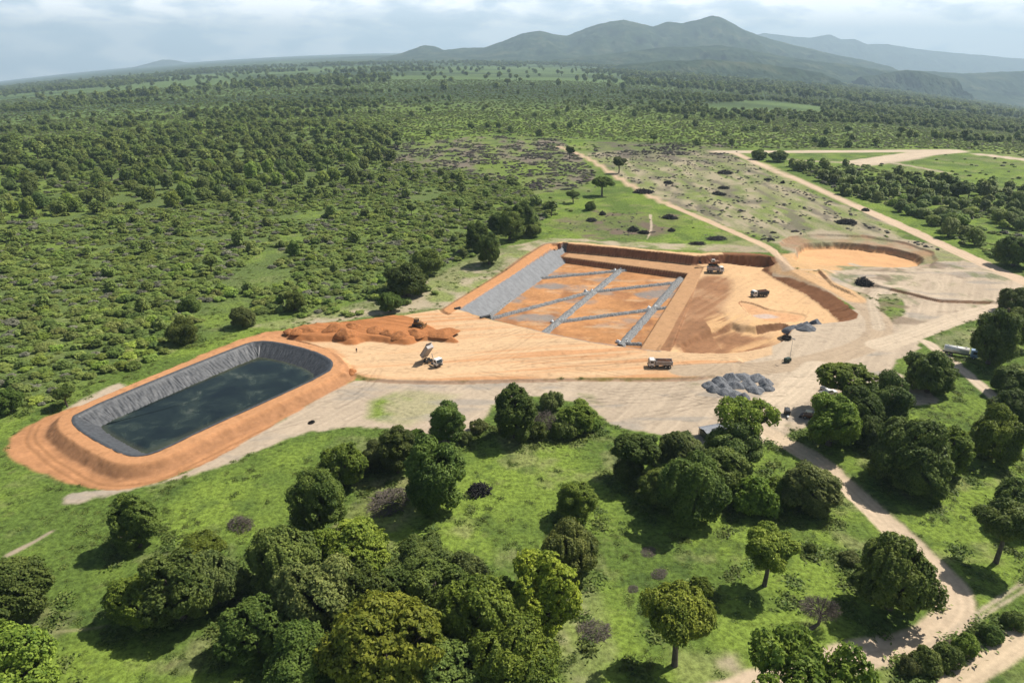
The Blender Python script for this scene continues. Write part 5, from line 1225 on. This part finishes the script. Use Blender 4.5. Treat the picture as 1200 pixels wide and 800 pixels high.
MB().box((.6, 1.36, 2.95), (1.2, .03, .8)).build('side_window', M['glass'], cb2); MB().prism([(1.52, 2.4), (1.56, 2.4), (1.64, 2.9), (1.34, 3.42), (1.30, 3.42)], .45, 1.25).build('windscreen', M['glass'], cb2)
arm_piece([(1.2, 2.0), (1.5, 1.7), (4.0, 4.2), (6.0, 4.4), (6.1, 4.8), (3.7, 4.8)], .5, M['orange'], 'boom', ex)
arm_piece([(5.7, 4.9), (6.3, 4.7), (7.1, 2.4), (6.8, 2.3)], .4, M['orange'], 'stick', ex)
arm_piece([(6.7, 2.5), (7.3, 2.4), (7.2, 1.5), (6.4, 1.2), (5.8, 1.7), (6.2, 2.0)], 1.1, M['black'], 'bucket', ex)
# bulldozer on the red heap
p = G(490, 384, 1.6); bd = empty('bulldozer', (p.x, p.y, HZ(p.x, p.y)), -.35, 'small dark bulldozer spreading red soil on top of the heap', 'bulldozer')
tracks(bd, 2.9, .55, 1.0, .45)
hd = MB().prism([(-1.6, .9), (1.9, .9), (1.9, 1.75), (.5, 1.85), (-1.6, 1.7)], -.6, .6).build('hull', M['yellow'], bd)
cb3 = MB().prism([(-1.3, 1.7), (.3, 1.7), (.25, 2.2), (.05, 2.85), (-1.2, 2.85)], -.75, .75).build('cab', M['glass'], bd); MB().box((-.55, 0, 2.95), (1.7, 1.8, .12), bev=.03).build('roof', M['yellow'], cb3)
MB().prism([(2.5, .1), (2.75, .25), (2.62, .7), (2.8, 1.25), (2.65, 1.25), (2.45, .7)], -1.75, 1.75).build('blade', M['yellow'], bd)
for s in (-1, 1): MB().box((1.6, s*1.4, .6), (2.2, .18, .22)).build('push_arm', M['yellow'], bd)
MB().cyl((1.1, .3, 1.8), (1.1, .3, 2.7), .07).build('exhaust', M['black'], bd); MB().box((-2.0, 0, .7), (.3, 1.4, .25)).box((-2.2, 0, .4), (.15, .2, .9)).build('ripper', M['black'], bd)
# tank truck
(x, y), rz = at_px((1108, 414), (1144, 420)); tk = empty('tank_truck', (x, y, HZ(x, y)), rz, 'water tank truck with white tank and blue cab under the tall tree', 'tank truck')
mb = MB()
for s in (-1, 1): mb.box((-.3, s*.45, .95), (10.4, .18, .28))
mb.build('chassis', M['black'], tk)
tn = MB().cyl((-5.2, 0, 2.15), (2.0, 0, 2.15), 1.15, n=28).build('tank', M['white'], tk, True)
for p_ in tn.data.polygons: p_.use_smooth = len(p_.vertices) < 5
for xx in (-4.2, -1.6, 1.0): MB().cyl((xx, 0, 3.25), (xx, 0, 3.42), .28, n=14).build('hatch', M['steel'], tn)
cb4 = MB().prism([(2.6, .75), (4.85, .75), (4.9, 1.7), (4.5, 2.95), (2.6, 2.95)], -1.2, 1.2).build('cab', M['blue'], tk)
MB().prism([(4.91, 1.75), (4.94, 1.75), (4.58, 2.8), (4.55, 2.8)], -1.05, 1.05).build('windscreen', M['glass'], cb4)
for s in (-1, 1):
    MB().box((3.7, s*1.205, 2.25), (1.1, .03, .8)).build('side_window', M['glass'], cb4)
    for xx in (3.6, -2.9, -4.2): wheel(tk, xx, s*1.0, .52, .4)
# two cars beneath the yard clump
def pickup(loc, rz, label, paint, covered=False):
    t = empty('pickup_truck', loc, rz, label, 'pickup truck', 'vehicles parked under the yard trees')
    bd_ = MB().prism([(-2.6, .5), (2.55, .5), (2.6, .95), (1.2, 1.12), (.55, 1.75), (-.75, 1.78), (-.95, 1.1), (-2.6, 1.1)], -.88, .88).build('body', paint, t)
    MB().prism([(.62, 1.71), (.66, 1.71), (1.22, 1.16), (1.18, 1.16)], -.75, .75).build('windscreen', M['glass'], bd_)
    for s in (-1, 1): MB().prism([(-.7, 1.2), (.95, 1.2), (.48, 1.65), (-.62, 1.67)], s*.885-.008, s*.885+.008).build('side_window', M['glass'], bd_)
    MB().box((-1.78, 0, 1.12), (1.5, 1.5, .03)).build('load_bed', M['darkbed'], bd_)
    for s in (-1, 1):
        for xx in (1.6, -1.6): wheel(t, xx, s*.82, .37, .25)
        MB().box((2.57, s*.65, .85), (.06, .3, .16)).build('headlight', M['steel'], bd_)
    return t
l, r = put((964, 463), (977, 461), 0); pickup(l, r, 'white pickup truck parked nearest the bright headed tree', M['white'])
l, r = put((962, 457), (975, 453), 0); pickup(l, r+.2, 'grey pickup truck parked behind the white pickup', M['sheet'])
# skid loader, generator
p = G(947, 490); sk = empty('skid_loader', (p.x, p.y, HZ(p.x, p.y)), 2.6, 'small rusty loader with a cream roof beside the yard clump', 'loader')
MB().prism([(-1.3, .5), (1.1, .5), (1.2, 1.1), (-.2, 1.3), (-1.4, 1.4)], -.7, .7).build('hull', M['orange'], sk)
cg = MB()
for sx_ in (-.5, .7):
    for s in (-1, 1): cg.box((sx_, s*.6, 1.6), (.09, .09, 1.0))
cg.build('cab_posts', M['black'], sk); MB().box((.1, 0, 2.15), (1.7, 1.5, .14), bev=.04).build('roof', M['cream'], sk)
MB().prism([(1.6, .15), (2.4, .1), (2.3, .3), (1.9, .8), (1.6, .8)], -.9, .9).build('bucket', M['black'], sk)
for s in (-1, 1):
    MB().box((.6, s*.85, 1.0), (2.4, .14, .2), Matrix.Rotation(.25, 3, 'Y')).build('lift_arm', M['orange'], sk)
    for xx in (.75, -.85): wheel(sk, xx, s*.8, .45, .32)
p = G(922, 486); gn = empty('generator', (p.x, p.y, HZ(p.x, p.y)), 1.35, 'dark tilted generator box with a white drawbar beside the access track', 'generator')
MB().box((0, 0, 1.15), (2.6, 1.4, 1.3), bev=.08).build('housing', M['black'], gn); MB().box((-.2, 0, 1.84), (1.2, .9, .08)).build('hatch', M['darkbed'], gn)
MB().box((-1.9, 0, .5), (1.4, .5, .3)).build('drawbar', M['white'], gn); MB().cyl((.8, 0, 1.8), (.8, 0, 2.2), .07).build('exhaust', M['steel'], gn)
for s in (-1, 1): wheel(gn, .2, s*.75, .38, .22)
def light_tower(px, py, label, hgt, boxm):
    p = G(px, py); t = empty('lighting_tower', (p.x, p.y, HZ(p.x, p.y)), .5, label, 'lighting tower', 'mobile lighting towers in the yard')
    MB().box((0, 0, .95), (2.4, 1.5, 1.1), taper=(.85, .9, 0), bev=.06).build('housing', boxm, t)
    mt = MB().cyl((1.0, 0, 1.0), (1.0, 0, hgt*.55), .09).cyl((1.0, 0, hgt*.5), (1.0, 0, hgt), .055).build('mast', M['steel'], t)
    MB().box((1.0, 0, hgt), (.1, 1.6, .1)).build('crossbar', M['steel'], mt)
    for s in (-.65, -.22, .22, .65): MB().cyl((1.05, s, hgt+.1), (1.25, s, hgt-.05), .14, .2, n=12).build('lamp', M['steel'], mt)
    MB().box((-1.8, 0, .45), (1.3, .1, .1)).build('drawbar', M['black'], t)
    for s in (-1, 1):
        wheel(t, 0, s*.85, .34, .2)
        MB().cyl((.9*s, 1.3, 0), (.9*s, 1.3, .7), .05).box((.9*s, 1.0, .5), (.08, .7, .08)).build('outrigger', M['black'], t)
light_tower(922.5, 424, 'dark lighting tower trailer alone on the sand below the dark gravel', 8.0, M['green'])
light_tower(956, 488, 'lighting tower trailer standing against the bright headed tree', 8.5, M['sheet'])
# shed
(x, y), rz = at_px((826, 514), (848, 510)); sh = empty('shed', (x, y, HZ(x, y)), rz, 'low dark shed under grey sheet roof between the wood and the sand', 'shed')
mb = MB()
for y_ in (-2.4, 2.4): mb.box((0, y_, .9), (6.0, .12, 1.8))
mb.box((3.0, 0, .9), (.12, 4.7, 1.8)); mb.build('wall', M['darkbed'], sh)
for xx in (-3.1, 0, 3.1):
    for y_ in (-2.6, 2.6): MB().box((xx, y_, 1.1), (.16, .16, 2.2)).build('post', M['drywood'], sh)
def corr(name, L_, W_, mat, parent, loc, rot):
    n = 60; xs = np.linspace(-L_/2, L_/2, n); V_ = []; 
    for yy_ in (-W_/2, W_/2):
        for x_ in xs: V_.append((x_, yy_, .06*math.sin(x_*14)))
    F_ = [(i, i+1, n+i+1, n+i) for i in range(n-1)]
    o = link(name, mesh_np(name, V_, F_, mat), parent); o.location = loc; o.rotation_euler = rot
    md = o.modifiers.new('thick', 'SOLIDIFY'); md.thickness = .03; return o
corr('roof', 7.0, 3.2, M['sheet'], sh, (0, 1.45, 2.45), (-.22, 0, 0)); corr('roof', 7.0, 3.2, M['sheet'], sh, (0, -1.5, 2.42), (.25, 0, 0))
MB().box((-3.05, 0, .95), (.06, 4.4, 1.7)).build('tarpaulin', M['green'], sh)
for k, (px, py, rz_, lab) in enumerate([(851, 502, .3, 'grey roofing sheet lying behind the shed, far one'), (857, 506, .15, 'grey roofing sheet lying behind the shed, near one')]):
    p = G(px, py); o = corr('roofing_sheet', 5.0, 2.0, M['sheet'], None, (p.x, p.y, HZ(p.x, p.y)+.9+.05*k), (.1, .05, rz_)); tag(o, lab, 'roofing sheet', 'grey roofing sheets at the shed')
# worker
def person(px, py, label, z=.6):
    p = G(px, py, z); t = empty('person', (p.x, p.y, HZ(p.x, p.y)), 2.0, label, 'person')
    J = [((0, 0, .95), .15), ((0, 0, 1.2), .145), ((0, 0, 1.42), .15), ((0, 0, 1.52), .06), ((.02, 0, 1.60), .085), ((.02, 0, 1.70), .09),
         ((0, .10, .88), .095), ((.05, .12, .48), .065), ((.0, .13, .08), .05), ((.14, .14, .03), .04), ((0, -.10, .88), .095), ((-.03, -.12, .48), .065), ((-.10, -.13, .08), .05), ((.04, -.14, .03), .04),
         ((0, .20, 1.40), .06), ((-.02, .26, 1.12), .045), ((.06, .27, .86), .035), ((.10, .27, .76), .04), ((0, -.20, 1.40), .06), ((-.02, -.26, 1.12), .045), ((.06, -.27, .86), .035), ((.10, -.27, .76), .04)]
    E_ = [(0, 1), (1, 2), (2, 3), (3, 4), (4, 5), (0, 6), (6, 7), (7, 8), (8, 9), (0, 10), (10, 11), (11, 12), (12, 13), (2, 14), (14, 15), (15, 16), (16, 17), (2, 18), (18, 19), (19, 20), (20, 21)]
    def sk_(name, idx, grow, mat):
        mp_ = {a: i for i, a in enumerate(idx)}; me = bpy.data.meshes.new(name); me.from_pydata([J[a][0] for a in idx], [(mp_[a], mp_[b]) for a, b in E_ if a in mp_ and b in mp_], [])
        me.materials.append(mat); o = link(name, me, t); me_s = o.modifiers.new('skin', 'SKIN'); o.modifiers.new('sub', 'SUBSURF').levels = 1
        for i, a in enumerate(idx): me.skin_vertices[0].data[i].radius = (J[a][1]*grow,)*2
        me.skin_vertices[0].data[0].use_root = True; return o
    def mk(me_name): pass
    for nm, idx, g_, mt in (('body', list(range(22)), 1.0, M['skin']), ('shirt', [2, 1, 14, 15, 18, 19], 1.14, M['shirt']), ('trousers', [0, 6, 7, 8, 10, 11, 12], 1.16, M['trouser'])):
        mp_ = {a: i for i, a in enumerate(idx)}; me = bpy.data.meshes.new(nm); me.from_pydata([J[a][0] for a in idx], [(mp_[a], mp_[b]) for a, b in E_ if a in mp_ and b in mp_], []); me.materials.append(mt)
        o = link(nm, me, t); o.modifiers.new('skin', 'SKIN')
        if not me.skin_vertices: 
            bm = bmesh.new(); bm.from_mesh(me); bm.verts.layers.skin.verify(); bm.to_mesh(me); bm.free()
        for i, a in enumerate(idx): me.skin_vertices[0].data[i].radius = (J[a][1]*g_,)*2
        me.skin_vertices[0].data[0].use_root = True
        sb = o.modifiers.new('sub', 'SUBSURF'); sb.levels = 1; sb.render_levels = 1
    MB().cyl((.02, 0, 1.72), (.02, 0, 1.83), .125, .08, n=14).build('helmet', M['hat'], t)
person(418, 413, 'person in dark clothes standing on the pad near the pond')
# ------------------------------------------------------------------ mountains
def ray_at(px, py, D):
    u = (px-600)/FPX; v = (400-py)/FPX
    dy = math.cos(PITCH)+v*math.sin(PITCH); dz = -math.sin(PITCH)+v*math.cos(PITCH)
    return u*D/dy, CAM_H+dz*D/dy
def mountain_mat():
    m, nt, out = new_mat('wooded_slopes'); L = nt.links.new
    b = N(nt, 'ShaderNodeBsdfDiffuse'); geo = N(nt, 'ShaderNodeNewGeometry')
    n = N(nt, 'ShaderNodeTexNoise', i_Scale=.004, i_Detail=12.0, i_Roughness=.65); L(geo.outputs['Position'], n.inputs['Vector'])
    r = ramp(nt, n.outputs['Fac'], [(.32, (.012, .022, .014)), (.52, (.040, .060, .030)), (.68, (.10, .105, .06))])
    L(r.outputs[0], b.inputs['Color']); L(b.outputs[0], out.inputs['Surface']); return m
M['hill'] = mountain_mat()
def mountain(name, prof, D, W, foot, seed, rough=.45):
    xs = []; zs = []
    for px, py in prof:
        x, z = ray_at(px, py, D); xs.append(x); zs.append(z)
    n, m = 420, 90
    X = np.linspace(xs[0], xs[-1], n); H = np.interp(X, xs, zs)
    k = 1; H = np.convolve(np.pad(H, k, mode='edge'), np.ones(2*k+1)/(2*k+1), 'valid')
    t = np.linspace(-1, 1, m); Xg, T = np.meshgrid(X, t); Y = D+T*W
    base = zfar(Xg, Y)-25; Hh = np.maximum(H[None]-base, 0)
    spur = 1-np.abs(fbm(Xg/(W*.26), Y/(W*.6), seed, 6, .6))*2.0
    s = 1-np.abs(T)**1.15
    warp = fbm(Xg/(W*.9), Y/(W*.9), seed+9, 3)
    s = np.clip(s+.25*warp*np.abs(T)*(1-np.abs(T))*2, 0, 1)
    h = Hh*(s*(1-rough*np.minimum(np.abs(T)*3, 1))+rough*spur*s*np.minimum(np.abs(T)*3, 1))
    taper = np.minimum(1, np.minimum(np.arange(n), np.arange(n)[::-1])/12.0)[None]
    Z = base+h*taper+fbm(Xg/60, Y/60, seed+5, 3)*6*np.minimum(1, h/60)
    me = mesh_np(name, np.stack([Xg, Y, Z], -1).reshape(-1, 3), grid_faces(n, m), M['hill'], True)
    tag(link(name, me), kind='structure')
mountain('mountain', [(440, 70), (470, 63), (487, 57), (497, 53), (508, 54), (520, 59), (545, 56), (568, 56), (590, 48), (612, 39), (632, 36), (650, 40), (664, 42), (685, 33), (705, 27), (728, 23), (745, 26), (765, 31), (782, 25), (800, 27), (812, 24), (822, 22), (834, 18), (843, 19.5), (856, 26), (870, 34), (890, 42), (915, 49), (940, 55), (970, 62), (1010, 70), (1060, 82)], 9500, 2600, 0, 211)
mountain('mountain', [(850, 60), (880, 42), (895, 38), (925, 42), (950, 44), (972, 40), (985, 46), (1000, 45), (1015, 52), (1040, 51), (1060, 55), (1090, 59), (1120, 62), (1150, 64), (1180, 67), (1230, 70), (1300, 80)], 19000, 3500, 0, 223)
mountain('hill', [(620, 73), (690, 66), (740, 60), (780, 55), (810, 55), (845, 53), (870, 57), (900, 63), (935, 69), (980, 74), (1030, 82), (1080, 88)], 6800, 1500, 0, 227)
mountain('hill', [(1005, 90), (1025, 88), (1048, 84), (1064, 81.5), (1082, 84), (1105, 90), (1125, 93)], 5600, 380, 0, 229)
mountain('hill', [(960, 82), (1020, 82), (1080, 83), (1130, 86), (1170, 84), (1230, 82), (1300, 84)], 7800, 1500, 0, 233)
mountain('hill', [(700, 82), (730, 76), (780, 71), (830, 70), (880, 73), (930, 80), (970, 86)], 4700, 700, 0, 239)
mountain('hill', [(160, 79), (178, 74), (190, 70), (200, 70), (214, 74), (232, 79)], 20000, 1500, 0, 241)
mountain('hill', [(330, 72), (420, 66), (500, 64), (600, 65), (700, 67), (760, 70)], 11500, 1500, 0, 251, .1)

# ------------------------------------------------------------------ light, sky, air, camera
SUN_EL, SUN_AZ = math.radians(51), math.radians(58)       # azimuth clockwise from the view direction (+Y)
sd = Vector((math.sin(SUN_AZ)*math.cos(SUN_EL), math.cos(SUN_AZ)*math.cos(SUN_EL), math.sin(SUN_EL)))
sl = bpy.data.lights.new('sun', 'SUN'); sl.energy = 5.0; sl.angle = math.radians(.53); sl.color = (1, .955, .88)
so = bpy.data.objects.new('sun', sl); COL.objects.link(so); so.rotation_euler = sd.to_track_quat('Z', 'Y').to_euler()
w = bpy.data.worlds.new('World'); SC.world = w; w.use_nodes = True; nt = w.node_tree; nt.nodes.clear(); L = nt.links.new
out = nt.nodes.new('ShaderNodeOutputWorld'); bg = nt.nodes.new('ShaderNodeBackground'); bg.inputs['Strength'].default_value = .056
sky = nt.nodes.new('ShaderNodeTexSky'); sky.sky_type = 'NISHITA'; sky.sun_disc = False
sky.sun_elevation = SUN_EL; sky.sun_rotation = SUN_AZ; sky.air_density = 1.2; sky.dust_density = 2.0; sky.ozone_density = 1.0
tc = N(nt, 'ShaderNodeTexCoord'); sx = N(nt, 'ShaderNodeSeparateXYZ'); L(tc.outputs['Generated'], sx.inputs[0])
zz = N(nt, 'ShaderNodeMath', operation='MAXIMUM', n_1=0.0); L(sx.outputs['Z'], zz.inputs[0])
za = N(nt, 'ShaderNodeMath', operation='ADD', n_1=.10); L(zz.outputs[0], za.inputs[0])
dv = N(nt, 'ShaderNodeVectorMath', operation='DIVIDE'); L(tc.outputs['Generated'], dv.inputs[0])
cb_ = N(nt, 'ShaderNodeCombineXYZ'); L(za.outputs[0], cb_.inputs[0]); L(za.outputs[0], cb_.inputs[1]); cb_.inputs[2].default_value = 1.0; L(cb_.outputs[0], dv.inputs[1])
n1 = N(nt, 'ShaderNodeTexNoise', i_Scale=1.3, i_Detail=10.0, i_Roughness=.55, i_Distortion=.25); cs_ = N(nt, 'ShaderNodeVectorMath', operation='MULTIPLY'); cs_.inputs[1].default_value = (9, 9, 30); L(tc.outputs['Generated'], cs_.inputs[0]); L(cs_.outputs[0], n1.inputs['Vector'])
n2 = N(nt, 'ShaderNodeTexNoise', i_Scale=.35, i_Detail=3.0); L(cs_.outputs[0], n2.inputs['Vector'])
ad = N(nt, 'ShaderNodeMath', operation='MULTIPLY_ADD', n_1=.6, n_2=-.3); L(n2.outputs['Fac'], ad.inputs[0])
sm = N(nt, 'ShaderNodeMath', operation='ADD'); L(n1.outputs['Fac'], sm.inputs[0]); L(ad.outputs[0], sm.inputs[1])
# more cloud towards the sun's side
rx = N(nt, 'ShaderNodeMath', operation='MULTIPLY_ADD', n_1=.10, n_2=.02); L(sx.outputs['X'], rx.inputs[0])
sm2 = N(nt, 'ShaderNodeMath', operation='ADD'); L(sm.outputs[0], sm2.inputs[0]); L(rx.outputs[0], sm2.inputs[1])
cv = N(nt, 'ShaderNodeMapRange', n_1=.42, n_2=.62, n_3=.72, n_4=.9, interpolation_type='SMOOTHSTEP'); L(sm2.outputs[0], cv.inputs[0])
ccol = ramp(nt, sm2.outputs[0], [(.42, (16, 19, 22)), (.60, (26, 26, 26)), (.85, (24, 24.2, 24.5))])
mixc = N(nt, 'ShaderNodeMix', data_type='RGBA'); ft = N(nt, 'ShaderNodeMapRange', n_1=.09, n_2=.22, n_3=1.0, n_4=.0, interpolation_type='SMOOTHSTEP'); L(sx.outputs['Z'], ft.inputs[0]); fm = N(nt, 'ShaderNodeMath', operation='MULTIPLY'); L(cv.outputs[0], fm.inputs[0]); L(ft.outputs[0], fm.inputs[1]); L(fm.outputs[0], mixc.inputs[0]); L(sky.outputs[0], mixc.inputs[6]); L(ccol.outputs[0], mixc.inputs[7])
L(mixc.outputs[2], bg.inputs['Color']); L(bg.outputs[0], out.inputs['Surface'])

# air: one even box of haze round everything
HZ_D = 7.4e-5
hb = MB().box((0, 0, 0), (64000, 64000, 1.0)).mesh('haze', M['white'])
zlo = float(min(cZ.min(), -60))-30
for v in hb.vertices: v.co.z = zlo if v.co.z < 0 else 900.0
hm, hnt, hout = new_mat('haze'); pv = N(hnt, 'ShaderNodeVolumePrincipled', i_Density=HZ_D); pv.inputs['Color'].default_value = (.64, .845, 1.0, 1); pv.inputs['Anisotropy'].default_value = .12
hnt.links.new(pv.outputs[0], hout.inputs['Volume']); hb.materials.clear(); hb.materials.append(hm)
tag(link('haze', hb), kind='stuff')

cam = bpy.data.cameras.new('camera'); cam.sensor_width = 36; cam.lens = FPX/1200*36; cam.clip_end = 90000; cam.clip_start = 1
co = bpy.data.objects.new('camera', cam); COL.objects.link(co); co.location = (0, 0, CAM_H); co.rotation_euler = (PI/2-PITCH, 0, 0)
SC.camera = co
SC.view_settings.view_transform = 'Standard'; SC.view_settings.look = 'None'; SC.view_settings.exposure = .46; SC.view_settings.gamma = 1
SC.render.engine = 'CYCLES'
cy_ = SC.cycles; cy_.max_bounces = 5; cy_.diffuse_bounces = 3; cy_.glossy_bounces = 2; cy_.transmission_bounces = 3; cy_.volume_bounces = 0; cy_.transparent_max_bounces = 6
cy_.use_denoising = True; cy_.use_adaptive_sampling = True; cy_.adaptive_threshold = .012
try: cy_.denoiser = 'OPENIMAGEDENOISE'; cy_.denoising_input_passes = 'RGB_ALBEDO_NORMAL'
except Exception: pass
